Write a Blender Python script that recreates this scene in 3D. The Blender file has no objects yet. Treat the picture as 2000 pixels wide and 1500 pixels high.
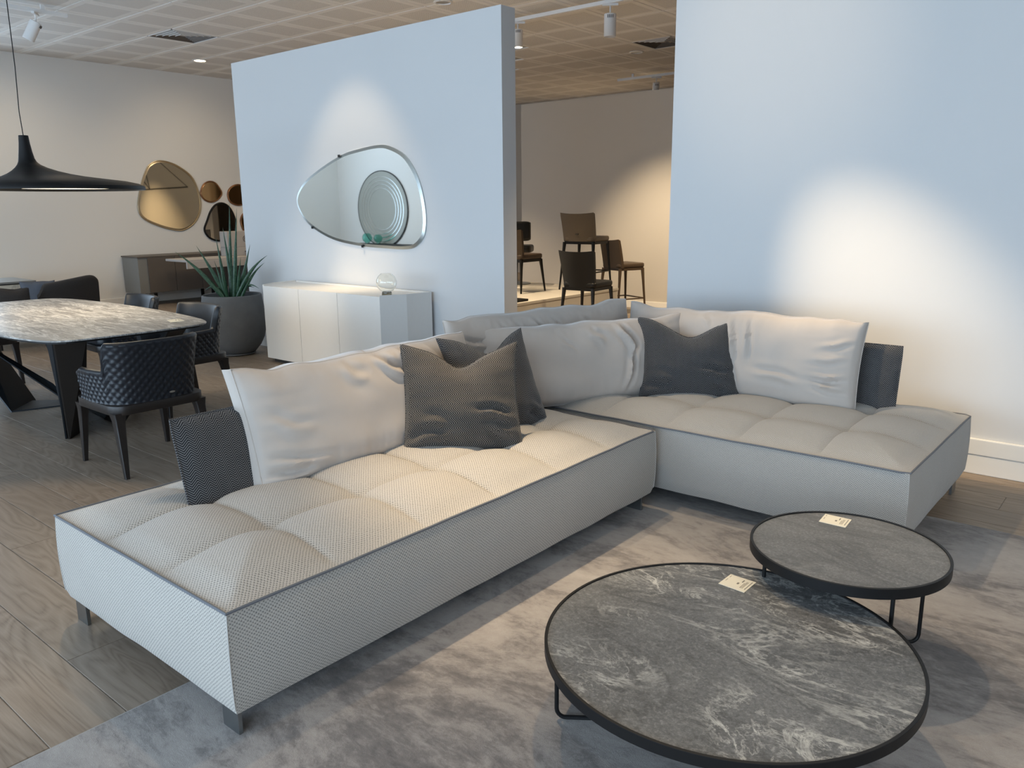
import bpy, bmesh, math, random
import numpy as np
from mathutils import Vector, Matrix, noise

random.seed(7)
SC = bpy.context.scene
COL = SC.collection
PI = math.pi

# ------------------------------------------------------------------ camera
F_PX, YAW, PITCH, ROLL, EYE = 1559.8, math.radians(40.0), math.radians(12.554), math.radians(-0.559), Vector((0, 0, 1.5))
_f = Vector((-math.sin(YAW) * math.cos(PITCH), math.cos(YAW) * math.cos(PITCH), -math.sin(PITCH)))
_r = Vector((math.cos(YAW), math.sin(YAW), 0))
_u = _r.cross(_f)
CR = math.cos(ROLL) * _r + math.sin(ROLL) * _u
CU = -math.sin(ROLL) * _r + math.cos(ROLL) * _u
cam = bpy.data.objects.new('camera', bpy.data.cameras.new('camera'))
COL.objects.link(cam)
cam.data.sensor_fit = 'HORIZONTAL'
cam.data.sensor_width = 36.0
cam.data.lens = F_PX / 2000 * 36.0
cam.data.clip_start = 0.05
cam.data.clip_end = 200
cam.matrix_world = Matrix(((CR.x, CU.x, -_f.x, EYE.x), (CR.y, CU.y, -_f.y, EYE.y), (CR.z, CU.z, -_f.z, EYE.z), (0, 0, 0, 1)))
SC.camera = cam

# ------------------------------------------------------------------ world, lights, exposure
SC.view_settings.view_transform = 'Standard'
SC.view_settings.look = 'None'
SC.view_settings.exposure = 0.0
SC.view_settings.gamma = 1.0
SC.view_settings.use_curve_mapping = False
W = bpy.data.worlds.new('sky')
SC.world = W
W.use_nodes = True
W.node_tree.nodes['Background'].inputs[0].default_value = (0.62, 0.78, 1.0, 1)
W.node_tree.nodes['Background'].inputs[1].default_value = 0.35
K = dict(front=0.98, side=0.60, refl=3.0, seat=1.5, seatw=0.36, corner=0.9, table=0.70, rwhi=0.34, rwall=3.1, mwall=0.34, mcore=0.8, fleft=1.0, ttop=0.4, stools=3.6, cons=1.1, far=5.0, lwall=1.3, hall=0.84, rear=3.4, pend=0.45)
WARM = (1.0, 0.77, 0.49)
COOL = (0.595, 0.775, 0.96)

def area_light(name, loc, aim, sx, sy, power, color):
    d = bpy.data.lights.new(name, 'AREA')
    d.shape = 'RECTANGLE'
    d.size, d.size_y, d.energy, d.color = sx, sy, power, color
    o = bpy.data.objects.new(name, d)
    COL.objects.link(o)
    o.location = loc
    o.rotation_euler = (Vector(aim) - Vector(loc)).to_track_quat('-Z', 'Y').to_euler()
    return o

def spot_light(name, loc, aim, power, deg, blend=0.5, color=WARM, radius=0.04):
    d = bpy.data.lights.new(name, 'SPOT')
    d.energy, d.color, d.spot_size, d.spot_blend, d.shadow_soft_size = power, color, math.radians(deg), blend, radius
    o = bpy.data.objects.new(name, d)
    COL.objects.link(o)
    o.location = loc
    o.rotation_euler = (Vector(aim) - Vector(loc)).to_track_quat('-Z', 'Y').to_euler()
    return o

# daylight coming in through the glazed front behind the photographer and the side window
for i, x in enumerate((-8.2, -5.0, -1.8, 1.4)):
    area_light('daylight_front', (x, -3.85, 1.4), (x, 5, 1.4), 2.7, 2.3, 150 * K['front'], COOL)
area_light('daylight_side', (-13.1, 2.55, 1.75), (0, 2.55, 1.75), 3.0, 2.8, 150 * K['side'], COOL)
# ceiling spots
spot_light('fill_reflected', (-11.4, 2.4, 3.6), (-11.7, -0.42, 1.4), 100 * K['refl'], 90, 0.8, (0.85, 0.93, 1.0))  # added cool fill lamp, brightens the wall shown in the egg mirror
spot_light('spot_seat', (-2.75, 2.55, 3.6), (-2.0, 2.32, 0.42), 300 * K['seat'], 30, 1.0)
spot_light('spot_seat_wide', (-2.72, 2.5, 3.6), (-1.5, 2.1, 0.1), 300 * K['seatw'], 66, 0.7)
spot_light('spot_seat_left', (-1.8, 2.9, 3.6), (-2.6, 1.35, 0.4), 45, 40, 0.9)
spot_light('spot_corner', (-3.1, 3.8, 3.6), (-0.9, 3.9, 0.2), 200 * K['corner'], 50, 0.7)
spot_light('spot_table', (-1.7, 2.9, 3.6), (-0.7, 2.0, 0.1), 200 * K['table'], 58, 0.8)
spot_light('spot_right_wall_high', (-2.4, 2.4, 3.6), (-2.1, 4.97, 2.5), 200 * K['rwhi'], 38, 1.0)
spot_light('spot_right_wall', (-2.9, 3.0, 3.6), (-1.22, 4.97, 0.68), 200 * K['rwall'], 24, 1.0)
spot_light('spot_console', (-6.3, 2.9, 3.6), (-6.2, 4.5, 0.75), 200 * K['cons'], 22, 1.0)
spot_light('spot_mirror_wall', (-6.05, 3.7, 3.6), (-6.05, 4.99, 1.25), 200 * K['mwall'], 54, 0.7)
spot_light('spot_mirror_core', (-6.0, 4.10, 3.6), (-6.0, 4.99, 0.85), 200 * K['mcore'], 26, 1.0)
spot_light('spot_floor_left', (-4.9, 2.0, 3.6), (-3.9, 0.75, 0.0), 160 * K['fleft'], 40, 0.4)
spot_light('spot_table_top', (-8.2, 4.2, 3.6), (-6.9, 2.9, 0.7), 140 * K['ttop'], 50, 0.6)
spot_light('spot_stools', (-4.7, 8.0, 3.6), (-5.95, 10.3, 0.45), 220 * K['stools'], 46, 1.0)
spot_light('spot_plinth', (-6.4, 7.0, 3.5), (-6.0, 7.6, 0.45), 150, 45, 0.7)
spot_light('spot_far', (-9.5, 12.6, 3.4), (-9.5, 14.0, 1.6), 120 * K['far'], 80, 0.8)
spot_light('spot_left_wall', (-10.9, 6.9, 3.6), (-13.1, 7.2, 1.2), 40 * K['lwall'], 95, 1.0)
spot_light('spot_far_left', (-11.0, 3.9, 3.6), (-13.1, 4.6, 1.2), 60 * K['lwall'], 95, 1.0)
# unseen warm fill lamps, added to brighten floors and ceilings
for x, y in ((-11.0, 1.5), (-10.6, 5.6), (-11.2, 8.6), (-8.6, 0.8), (-8.8, 7.4), (1.2, -1.0), (1.6, 2.6)):
    spot_light('fill_hall', (x, y, 3.66), (x, y, 0), 100 * K['hall'], 105, 0.6, radius=0.08)
for x, y in ((-6.6, 6.3), (-3.4, 6.6), (-3.6, 8.6), (-8.6, 8.4), (-7.5, 12.6)):
    spot_light('fill_rear', (x, y, 3.66), (x, y, 0), 100 * K['rear'], 85, 0.6, radius=0.08)  # added fill for the room behind the opening

# ------------------------------------------------------------------ helpers
def tag(o, label=None, cat=None, group=None, kind=None):
    if label: o['label'] = label
    if cat: o['category'] = cat
    if group: o['group'] = group
    if kind: o['kind'] = kind
    return o

def empty(name, loc=(0, 0, 0), rz=0.0, parent=None):
    o = bpy.data.objects.new(name, None)
    COL.objects.link(o)
    o.location = loc
    o.rotation_euler = (0, 0, rz)
    o.empty_display_size = 0.1
    if parent: o.parent = parent
    return o

def box_uv(me):
    n = len(me.loops)
    if not n: return
    uvl = me.uv_layers.new(name='UVMap')
    co = np.empty(len(me.vertices) * 3, 'f'); me.vertices.foreach_get('co', co); co = co.reshape(-1, 3)
    vi = np.empty(n, 'i'); me.loops.foreach_get('vertex_index', vi)
    pn = np.empty(len(me.polygons) * 3, 'f'); me.polygons.foreach_get('normal', pn); pn = np.abs(pn.reshape(-1, 3))
    lt = np.empty(len(me.polygons), 'i'); me.polygons.foreach_get('loop_total', lt)
    ax = np.repeat(pn.argmax(1), lt)
    p = co[vi]
    uv = np.where((ax == 2)[:, None], p[:, [0, 1]], np.where((ax == 1)[:, None], p[:, [0, 2]], p[:, [1, 2]]))
    uvl.data.foreach_set('uv', uv.astype('f').ravel())

class MB:
    def __init__(s): s.v = []; s.f = []
    def add(s, vs, fs):
        b = len(s.v); s.v += [tuple(p) for p in vs]; s.f += [tuple(b + i for i in f) for f in fs]
        return s
    def box(s, x0, y0, z0, x1, y1, z1):
        return s.add([(x0, y0, z0), (x1, y0, z0), (x1, y1, z0), (x0, y1, z0), (x0, y0, z1), (x1, y0, z1), (x1, y1, z1), (x0, y1, z1)],
                     [(3, 2, 1, 0), (4, 5, 6, 7), (0, 1, 5, 4), (1, 2, 6, 5), (2, 3, 7, 6), (3, 0, 4, 7)])
    def prism(s, pts, z0, z1):
        n = len(pts)
        vs = [(p[0], p[1], z0) for p in pts] + [(p[0], p[1], z1) for p in pts]
        fs = [tuple(range(n - 1, -1, -1)), tuple(range(n, 2 * n))] + [(i, (i + 1) % n, n + (i + 1) % n, n + i) for i in range(n)]
        return s.add(vs, fs)
    def hexa(s, b, t):
        return s.add(list(b) + list(t), [(3, 2, 1, 0), (4, 5, 6, 7), (0, 1, 5, 4), (1, 2, 6, 5), (2, 3, 7, 6), (3, 0, 4, 7)])
    def slab(s, q, th):
        q = [Vector(p) for p in q]
        n = (q[1] - q[0]).cross(q[3] - q[0]).normalized() * (th / 2)
        return s.hexa([p - n for p in q], [p + n for p in q])
    def grid(s, P, close_u=False, close_v=False, flip=False):
        nu, nv = len(P), len(P[0])
        vs = [p for row in P for p in row]
        fs = []
        for i in range(nu if close_u else nu - 1):
            for j in range(nv if close_v else nv - 1):
                a, b = i * nv + j, ((i + 1) % nu) * nv + j
                c, d = ((i + 1) % nu) * nv + (j + 1) % nv, i * nv + (j + 1) % nv
                fs.append((a, d, c, b) if flip else (a, b, c, d))
        return s.add(vs, fs)
    def tube(s, path, rad, n=10, closed=False):
        path = [Vector(p) for p in path]
        m = len(path)
        rads = rad if isinstance(rad, (list, tuple)) else [rad] * m
        rings = []
        nrm = None
        for i, p in enumerate(path):
            a = path[i - 1] if (i > 0 or closed) else p
            b = path[(i + 1) % m] if (i < m - 1 or closed) else p
            t = (b - a).normalized()
            if nrm is None:
                nrm = t.orthogonal().normalized()
            nrm = (nrm - t * nrm.dot(t)).normalized()
            bi = t.cross(nrm)
            rings.append([p + (nrm * math.cos(2 * PI * k / n) + bi * math.sin(2 * PI * k / n)) * rads[i] for k in range(n)])
        b0 = len(s.v)
        s.grid(rings, close_u=closed, close_v=True, flip=False)
        if not closed:
            s.f.append(tuple(b0 + k for k in range(n)))
            s.f.append(tuple(b0 + (m - 1) * n + k for k in range(n - 1, -1, -1)))
        return s
    def lathe(s, prof, n=40, c=(0, 0)):
        rings = []
        for k in range(n):
            a = 2 * PI * k / n
            rings.append([(c[0] + r * math.cos(a), c[1] + r * math.sin(a), z) for r, z in prof])
        return s.grid(rings, close_u=True)
    def build(s, name, mat, parent=None, smooth=True, bevel=0.0, seg=2, angle=35, uv=True, fix=True):
        me = bpy.data.meshes.new(name)
        me.from_pydata(s.v, [], s.f)
        if bevel or fix:
            bm = bmesh.new(); bm.from_mesh(me)
            bmesh.ops.remove_doubles(bm, verts=bm.verts, dist=1e-5)
            if fix: bmesh.ops.recalc_face_normals(bm, faces=bm.faces)
            if bevel:
                es = [e for e in bm.edges if len(e.link_faces) == 2 and e.calc_face_angle(0) > 0.35]
                bmesh.ops.bevel(bm, geom=es, offset=bevel, segments=seg, profile=0.5, affect='EDGES', clamp_overlap=True)
            bm.to_mesh(me); bm.free()
        me.update()
        if smooth:
            me.shade_smooth()
            me.set_sharp_from_angle(angle=math.radians(angle))
        if uv: box_uv(me)
        if mat: me.materials.append(mat)
        o = bpy.data.objects.new(name, me)
        COL.objects.link(o)
        if parent: o.parent = parent
        return o

def copy_tree(o, parent=None):
    c = o.copy(); COL.objects.link(c)
    if parent: c.parent = parent
    for ch in list(o.children):
        copy_tree(ch, c)
    return c

def catmull(pts, per=8, closed=True):
    pts = [Vector(p) for p in pts]; n = len(pts); out = []
    rng = range(n) if closed else range(n - 1)
    for i in rng:
        if closed: p0, p1, p2, p3 = pts[i - 1], pts[i], pts[(i + 1) % n], pts[(i + 2) % n]
        else: p0, p1, p2, p3 = pts[max(i - 1, 0)], pts[i], pts[i + 1], pts[min(i + 2, n - 1)]
        for k in range(per):
            t = k / per
            out.append(0.5 * ((2 * p1) + (p2 - p0) * t + (2 * p0 - 5 * p1 + 4 * p2 - p3) * t * t + (3 * p1 - p0 - 3 * p2 + p3) * t ** 3))
    if not closed: out.append(pts[-1])
    return out

def round_rect(x0, y0, x1, y1, r, n=6):
    out = []
    for cx, cy, a0 in ((x1 - r, y1 - r, 0), (x0 + r, y1 - r, PI / 2), (x0 + r, y0 + r, PI), (x1 - r, y0 + r, 3 * PI / 2)):
        for k in range(n + 1):
            a = a0 + PI / 2 * k / n
            out.append((cx + r * math.cos(a), cy + r * math.sin(a)))
    return out

def smooth01(t):
    t = min(max(t, 0), 1); return t * t * (3 - 2 * t)

# ------------------------------------------------------------------ materials
class NT:
    def __init__(s, name):
        s.m = bpy.data.materials.new(name); s.m.use_nodes = True
        s.t = s.m.node_tree; s.b = s.t.nodes['Principled BSDF']
    def n(s, typ, **kw):
        nd = s.t.nodes.new(typ)
        for k, v in kw.items():
            if k.startswith('i_'):
                key = k[2:]
                nd.inputs[int(key) if key.isdigit() else key.replace('_', ' ')].default_value = v
            else: setattr(nd, k, v)
        return nd
    def l(s, a, b): s.t.links.new(a, b)
    def math(s, op, a, b=None, c=None, clamp=False):
        nd = s.t.nodes.new('ShaderNodeMath'); nd.operation = op; nd.use_clamp = clamp
        for i, x in enumerate((a, b, c)):
            if x is None: continue
            if isinstance(x, (int, float)): nd.inputs[i].default_value = x
            else: s.l(x, nd.inputs[i])
        return nd.outputs[0]
    def ramp(s, fac, stops):
        nd = s.t.nodes.new('ShaderNodeValToRGB'); cr = nd.color_ramp
        while len(cr.elements) < len(stops): cr.elements.new(0.5)
        for e, (p, c) in zip(cr.elements, stops):
            e.position = p; e.color = (c[0], c[1], c[2], 1) if not isinstance(c, (int, float)) else (c, c, c, 1)
        s.l(fac, nd.inputs[0]); return nd.outputs[0]
    def mix(s, fac, a, b, mode='MIX'):
        nd = s.t.nodes.new('ShaderNodeMix'); nd.data_type = 'RGBA'; nd.blend_type = mode
        for x, k in ((fac, 0), (a, 6), (b, 7)):
            if isinstance(x, (int, float)): nd.inputs[k].default_value = x
            elif isinstance(x, (tuple, list)): nd.inputs[k].default_value = (x[0], x[1], x[2], 1)
            else: s.l(x, nd.inputs[k])
        return nd.outputs[2]
    def coord(s, out='Object', scale=(1, 1, 1), loc=(0, 0, 0), rot=(0, 0, 0)):
        tc = s.t.nodes.new('ShaderNodeTexCoord'); mp = s.t.nodes.new('ShaderNodeMapping')
        mp.inputs['Scale'].default_value = scale; mp.inputs['Location'].default_value = loc; mp.inputs['Rotation'].default_value = rot
        s.l(tc.outputs[out], mp.inputs[0]); return mp.outputs[0]
    def noise(s, vec, scale, detail=4, rough=0.55, dist=0.0, out=0):
        nd = s.n('ShaderNodeTexNoise'); nd.inputs['Scale'].default_value = scale; nd.inputs['Detail'].default_value = detail
        nd.inputs['Roughness'].default_value = rough; nd.inputs['Distortion'].default_value = dist
        s.l(vec, nd.inputs['Vector']); return nd.outputs[out]
    def bump(s, h, strength=0.3, dist=0.002):
        nd = s.n('ShaderNodeBump'); nd.inputs['Strength'].default_value = strength; nd.inputs['Distance'].default_value = dist
        s.l(h, nd.inputs['Height']); s.l(nd.outputs[0], s.b.inputs['Normal'])
    def set(s, color=None, rough=None, metal=None, spec=None, **kw):
        for k, v in (('Base Color', color), ('Roughness', rough), ('Metallic', metal), ('Specular IOR Level', spec)):
            if v is None: continue
            if isinstance(v, (tuple, list)): s.b.inputs[k].default_value = (v[0], v[1], v[2], 1)
            elif isinstance(v, (int, float)): s.b.inputs[k].default_value = v
            else: s.l(v, s.b.inputs[k])
        for k, v in kw.items(): s.b.inputs[k.replace('_', ' ')].default_value = v
        return s

def plain(name, color, rough=0.5, metal=0.0, var=0.06, scale=40, bump=0.0, **kw):
    t = NT(name)
    nz = t.noise(t.coord(), scale, 3)
    c = t.mix(nz, tuple(x * (1 - var) for x in color), tuple(min(1, x * (1 + var)) for x in color))
    t.set(c, rough, metal, **kw)
    if bump: t.bump(nz, bump, 0.001)
    return t.m

def emit(name, color, strength):
    t = NT(name); t.set((0.9, 0.9, 0.9), 0.5)
    t.b.inputs['Emission Color'].default_value = (*color, 1); t.b.inputs['Emission Strength'].default_value = strength
    return t.m

def wood_floor(name, field):
    t = NT(name)
    if field:
        v = t.coord('Object')
        br = t.n('ShaderNodeTexBrick', offset=0.37, squash=1.0)
        br.inputs['Scale'].default_value = 1.0; br.inputs['Brick Width'].default_value = 1.9; br.inputs['Row Height'].default_value = 0.22
        br.inputs['Mortar Size'].default_value = 0.002; br.inputs['Color1'].default_value = (0, 0, 0, 1); br.inputs['Color2'].default_value = (1, 1, 1, 1)
        br.inputs['Mortar'].default_value = (0.5, 0.5, 0.5, 1)
        t.l(v, br.inputs['Vector']); rnd = t.math('MULTIPLY', br.outputs['Color'], 1.0)
        mortar = br.outputs['Fac']
    else:
        v = t.coord('Object'); oi = t.n('ShaderNodeObjectInfo'); rnd = oi.outputs['Random']; mortar = None
    cmb = t.n('ShaderNodeCombineXYZ'); t.l(t.math('MULTIPLY', rnd, 37.0), cmb.inputs[0]); t.l(t.math('MULTIPLY', rnd, 91.0), cmb.inputs[1]); t.l(t.math('MULTIPLY', rnd, 13.0), cmb.inputs[2])
    va = t.n('ShaderNodeVectorMath', operation='ADD'); t.l(v, va.inputs[0]); t.l(cmb.outputs[0], va.inputs[1])
    mp = t.n('ShaderNodeMapping'); mp.inputs['Scale'].default_value = (0.9, 5.5, 1.0); t.l(va.outputs[0], mp.inputs[0])
    big = t.noise(mp.outputs[0], 1.1, 2, 0.5, 0.6)
    rings = t.math('FRACT', t.math('MULTIPLY', big, 13.0))
    rings = t.math('ABSOLUTE', t.math('SUBTRACT', t.math('MULTIPLY', rings, 2.0), 1.0))
    mp2 = t.n('ShaderNodeMapping'); mp2.inputs['Scale'].default_value = (3.0, 70.0, 1.0); t.l(va.outputs[0], mp2.inputs[0])
    fine = t.noise(mp2.outputs[0], 2.0, 5, 0.65)
    g = t.math('ADD', t.math('MULTIPLY', rings, 0.30), t.math('MULTIPLY', fine, 0.70))
    c = t.ramp(g, [(0.18, (0.150, 0.112, 0.082)), (0.45, (0.255, 0.200, 0.152)), (0.75, (0.325, 0.262, 0.205))])
    c = t.mix(t.math('MULTIPLY', rnd, 0.35), c, (0.20, 0.165, 0.135))
    if mortar is not None: c = t.mix(mortar, c, (0.40, 0.36, 0.31))  # glint of the board edges painted as pale joint lines
    t.set(c, t.math('ADD', 0.36, t.math('MULTIPLY', fine, 0.16)), spec=0.32)
    t.bump(g, 0.12, 0.0015)
    return t.m

def weave(name, ca, cb, per=0.0085, bump=0.6):
    t = NT(name)
    uv = t.coord('UV')
    wob = t.n('ShaderNodeVectorMath', operation='SCALE'); t.l(t.noise(uv, 70, 2, out=1), wob.inputs[0]); wob.inputs['Scale'].default_value = per * 0.55
    add = t.n('ShaderNodeVectorMath', operation='ADD'); t.l(uv, add.inputs[0]); t.l(wob.outputs[0], add.inputs[1])
    sp = t.n('ShaderNodeSeparateXYZ'); t.l(add.outputs[0], sp.inputs[0])
    k = 2 * PI / per
    a = t.math('MULTIPLY', sp.outputs[0], k * 0.62)
    b = t.math('MULTIPLY', sp.outputs[1], k * 0.72)
    w = t.math('MULTIPLY', t.math('SINE', a), t.math('SINE', b))
    w = t.math('ADD', t.math('MULTIPLY', w, 0.5), 0.5)
    nz = t.noise(uv, 260, 3, 0.7); nb = t.noise(uv, 6, 3)
    h = t.math('ADD', t.math('MULTIPLY', w, 0.7), t.math('MULTIPLY', nz, 0.5))
    c = t.ramp(h, [(0.22, cb), (0.55, ca), (0.95, tuple(min(1, x * 1.18) for x in ca))])
    c = t.mix(t.math('MULTIPLY', nb, 0.12), c, cb)
    t.set(c, 0.92, spec=0.2, Sheen_Weight=0.25)
    t.bump(h, bump, 0.0022)
    return t.m

def herringbone(name, light, dark, col=0.021, per=0.0095, rot=0.0):
    t = NT(name)
    uv = t.coord('UV', rot=(0, 0, rot)); sp = t.n('ShaderNodeSeparateXYZ'); t.l(uv, sp.inputs[0])
    pp = t.math('PINGPONG', sp.outputs[0], col)
    s = t.math('FRACT', t.math('DIVIDE', t.math('ADD', sp.outputs[1], pp), per))
    tri = t.math('ABSOLUTE', t.math('SUBTRACT', t.math('MULTIPLY', s, 2.0), 1.0))
    nz = t.noise(uv, 330, 3, 0.75); nb = t.noise(uv, 9, 3)
    h = t.math('ADD', tri, t.math('MULTIPLY', t.math('SUBTRACT', nz, 0.5), 0.55))
    c = t.ramp(h, [(0.38, dark), (0.66, light)])
    c = t.mix(t.math('MULTIPLY', nb, 0.35), c, dark)
    t.set(c, 0.95, spec=0.15, Sheen_Weight=0.2)
    t.bump(h, 0.5, 0.0012)
    return t.m

def cloth(name, color):
    t = NT(name); uv = t.coord('Object')
    nb = t.noise(uv, 7, 4); nf = t.noise(uv, 420, 2)
    c = t.mix(nb, tuple(x * 0.93 for x in color), tuple(x * 1.05 for x in color))
    t.set(c, 0.85, spec=0.2, Sheen_Weight=0.6, Sheen_Roughness=0.4)
    t.bump(t.math('ADD', t.math('MULTIPLY', nb, 2.0), t.math('MULTIPLY', nf, 0.25)), 0.25, 0.002)
    return t.m

def stone(name, base, dark, vein, s=1.0, stretch=(1.0, 1.0, 1.0), rough=0.45, amount=1.0, speck=0.6, rot=0.0, thin=26.0, cover=0.5):
    t = NT(name); v = t.coord('Object', scale=stretch, rot=(0, 0, rot)); w = t.coord('Object')
    n1 = t.noise(v, 2.0 * s, 6, 0.6, 0.5); n2 = t.noise(v, 9.0 * s, 9, 0.74, 1.2); n3 = t.noise(w, 55.0 * s, 6, 0.82, 0.5)
    nm = t.noise(v, 1.3 * s, 3, 0.5, 0.4)
    mask = t.ramp(nm, [(cover - 0.02, 0.0), (cover + 0.12, 1.0)])
    nv = t.noise(v, 1.7 * s, 10, 0.66, 1.1)
    ridge = t.math('SUBTRACT', 1.0, t.math('MULTIPLY', t.math('ABSOLUTE', t.math('SUBTRACT', nv, 0.5)), thin), clamp=True)
    nv2 = t.noise(v, 4.2 * s, 9, 0.68, 0.8)
    ridge2 = t.math('SUBTRACT', 1.0, t.math('MULTIPLY', t.math('ABSOLUTE', t.math('SUBTRACT', nv2, 0.47)), thin * 1.3), clamp=True)
    blot = t.ramp(t.noise(v, 5.5 * s, 9, 0.7, 0.6), [(0.61, 0.0), (0.69, 1.0)])
    veins = t.math('MAXIMUM', t.math('MULTIPLY', ridge, 0.9), t.math('MAXIMUM', t.math('MULTIPLY', ridge2, 0.6), t.math('MULTIPLY', blot, 0.8)))
    veins = t.math('MULTIPLY', veins, t.math('ADD', 0.12, t.math('MULTIPLY', mask, 0.88)))
    veins = t.math('MULTIPLY', veins, t.ramp(n2, [(0.34, 0.15), (0.56, 1.0)]))
    dk = t.math('SUBTRACT', 1.0, t.math('MULTIPLY', t.math('ABSOLUTE', t.math('SUBTRACT', t.noise(v, 1.1 * s, 9, 0.62, 1.4), 0.52)), thin * 0.8), clamp=True)
    c = t.mix(t.ramp(n1, [(0.32, 0.0), (0.68, 1.0)]), dark, base)
    c = t.mix(t.math('MULTIPLY', t.ramp(n3, [(0.30, 1.0), (0.50, 0.0)]), speck), c, tuple(x * 0.45 for x in dark))
    c = t.mix(t.math('MULTIPLY', t.ramp(n3, [(0.52, 0.0), (0.74, 1.0)]), speck), c, tuple(min(1, x * 2.0) for x in base))
    c = t.mix(t.math('MULTIPLY', dk, 0.45), c, tuple(x * 0.4 for x in dark))
    c = t.mix(t.math('MULTIPLY', veins, amount, clamp=True), c, vein)
    t.set(c, rough, spec=0.35)
    t.bump(n3, 0.05, 0.001)
    return t.m

def wall_paint(name, color):
    t = NT(name); v = t.coord('Object')
    n1 = t.noise(v, 220, 3); n2 = t.noise(v, 1.2, 3)
    c = t.mix(n2, tuple(x * 0.98 for x in color), color)
    t.set(c, 0.75, spec=0.25); t.bump(n1, 0.06, 0.0008)
    return t.m

def tile_paint(name):
    t = NT(name)
    tc = t.n('ShaderNodeTexCoord'); sp = t.n('ShaderNodeSeparateXYZ'); t.l(tc.outputs['Object'], sp.inputs[0])
    x, y = sp.outputs[0], sp.outputs[1]
    mx = t.math('LESS_THAN', t.math('ABSOLUTE', x), 0.235); my = t.math('LESS_THAN', t.math('ABSOLUTE', y), 0.25)
    inner = t.math('MULTIPLY', mx, my)
    k = 2 * PI / 0.0165
    d = t.math('MULTIPLY', t.math('COSINE', t.math('MULTIPLY', x, k)), t.math('COSINE', t.math('MULTIPLY', y, k)))
    hole = t.math('MULTIPLY', t.math('GREATER_THAN', d, 0.28), inner)
    c = t.mix(hole, (0.80, 0.78, 0.75), (0.36, 0.34, 0.32))
    t.set(c, 0.85, spec=0.15)
    return t.m

def mirror_mat(name, color, rough=0.02):
    t = NT(name); nz = t.noise(t.coord(), 3, 2)
    t.set(t.mix(nz, tuple(x * 0.98 for x in color), color), rough, 1.0)
    return t.m

def glass_mat(name, color, rough=0.0):
    t = NT(name); nz = t.noise(t.coord(), 5, 2)
    t.set(t.mix(nz, color, tuple(x * 0.97 for x in color)), rough, 0.0, Transmission_Weight=1.0, IOR=1.45)
    return t.m

def rug_mat(name):
    t = NT(name); v = t.coord('Object', scale=(0.55, 1.0, 1.0), rot=(0, 0, 0.1)); w = t.coord('Object')
    n1 = t.noise(v, 2.6, 9, 0.74, 0.4); n2 = t.noise(v, 26, 7, 0.8, 0.5); n3 = t.noise(w, 380, 3, 0.8); n4 = t.noise(v, 1.1, 3)
    m = t.math('ADD', t.math('MULTIPLY', n1, 0.62), t.math('ADD', t.math('MULTIPLY', n2, 0.22), t.math('MULTIPLY', n4, 0.16)))
    c = t.ramp(m, [(0.40, (0.075, 0.064, 0.060)), (0.46, (0.17, 0.15, 0.14)), (0.51, (0.315, 0.285, 0.265)), (0.61, (0.42, 0.39, 0.365))])
    c = t.mix(t.math('MULTIPLY', t.ramp(n3, [(0.4, 0.0), (0.7, 1.0)]), 0.35), c, (0.14, 0.125, 0.115))
    t.set(c, 0.9, spec=0.2, Sheen_Weight=0.4)
    t.bump(t.math('ADD', n3, t.math('MULTIPLY', n2, 1.5)), 0.5, 0.004)
    return t.m

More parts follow.
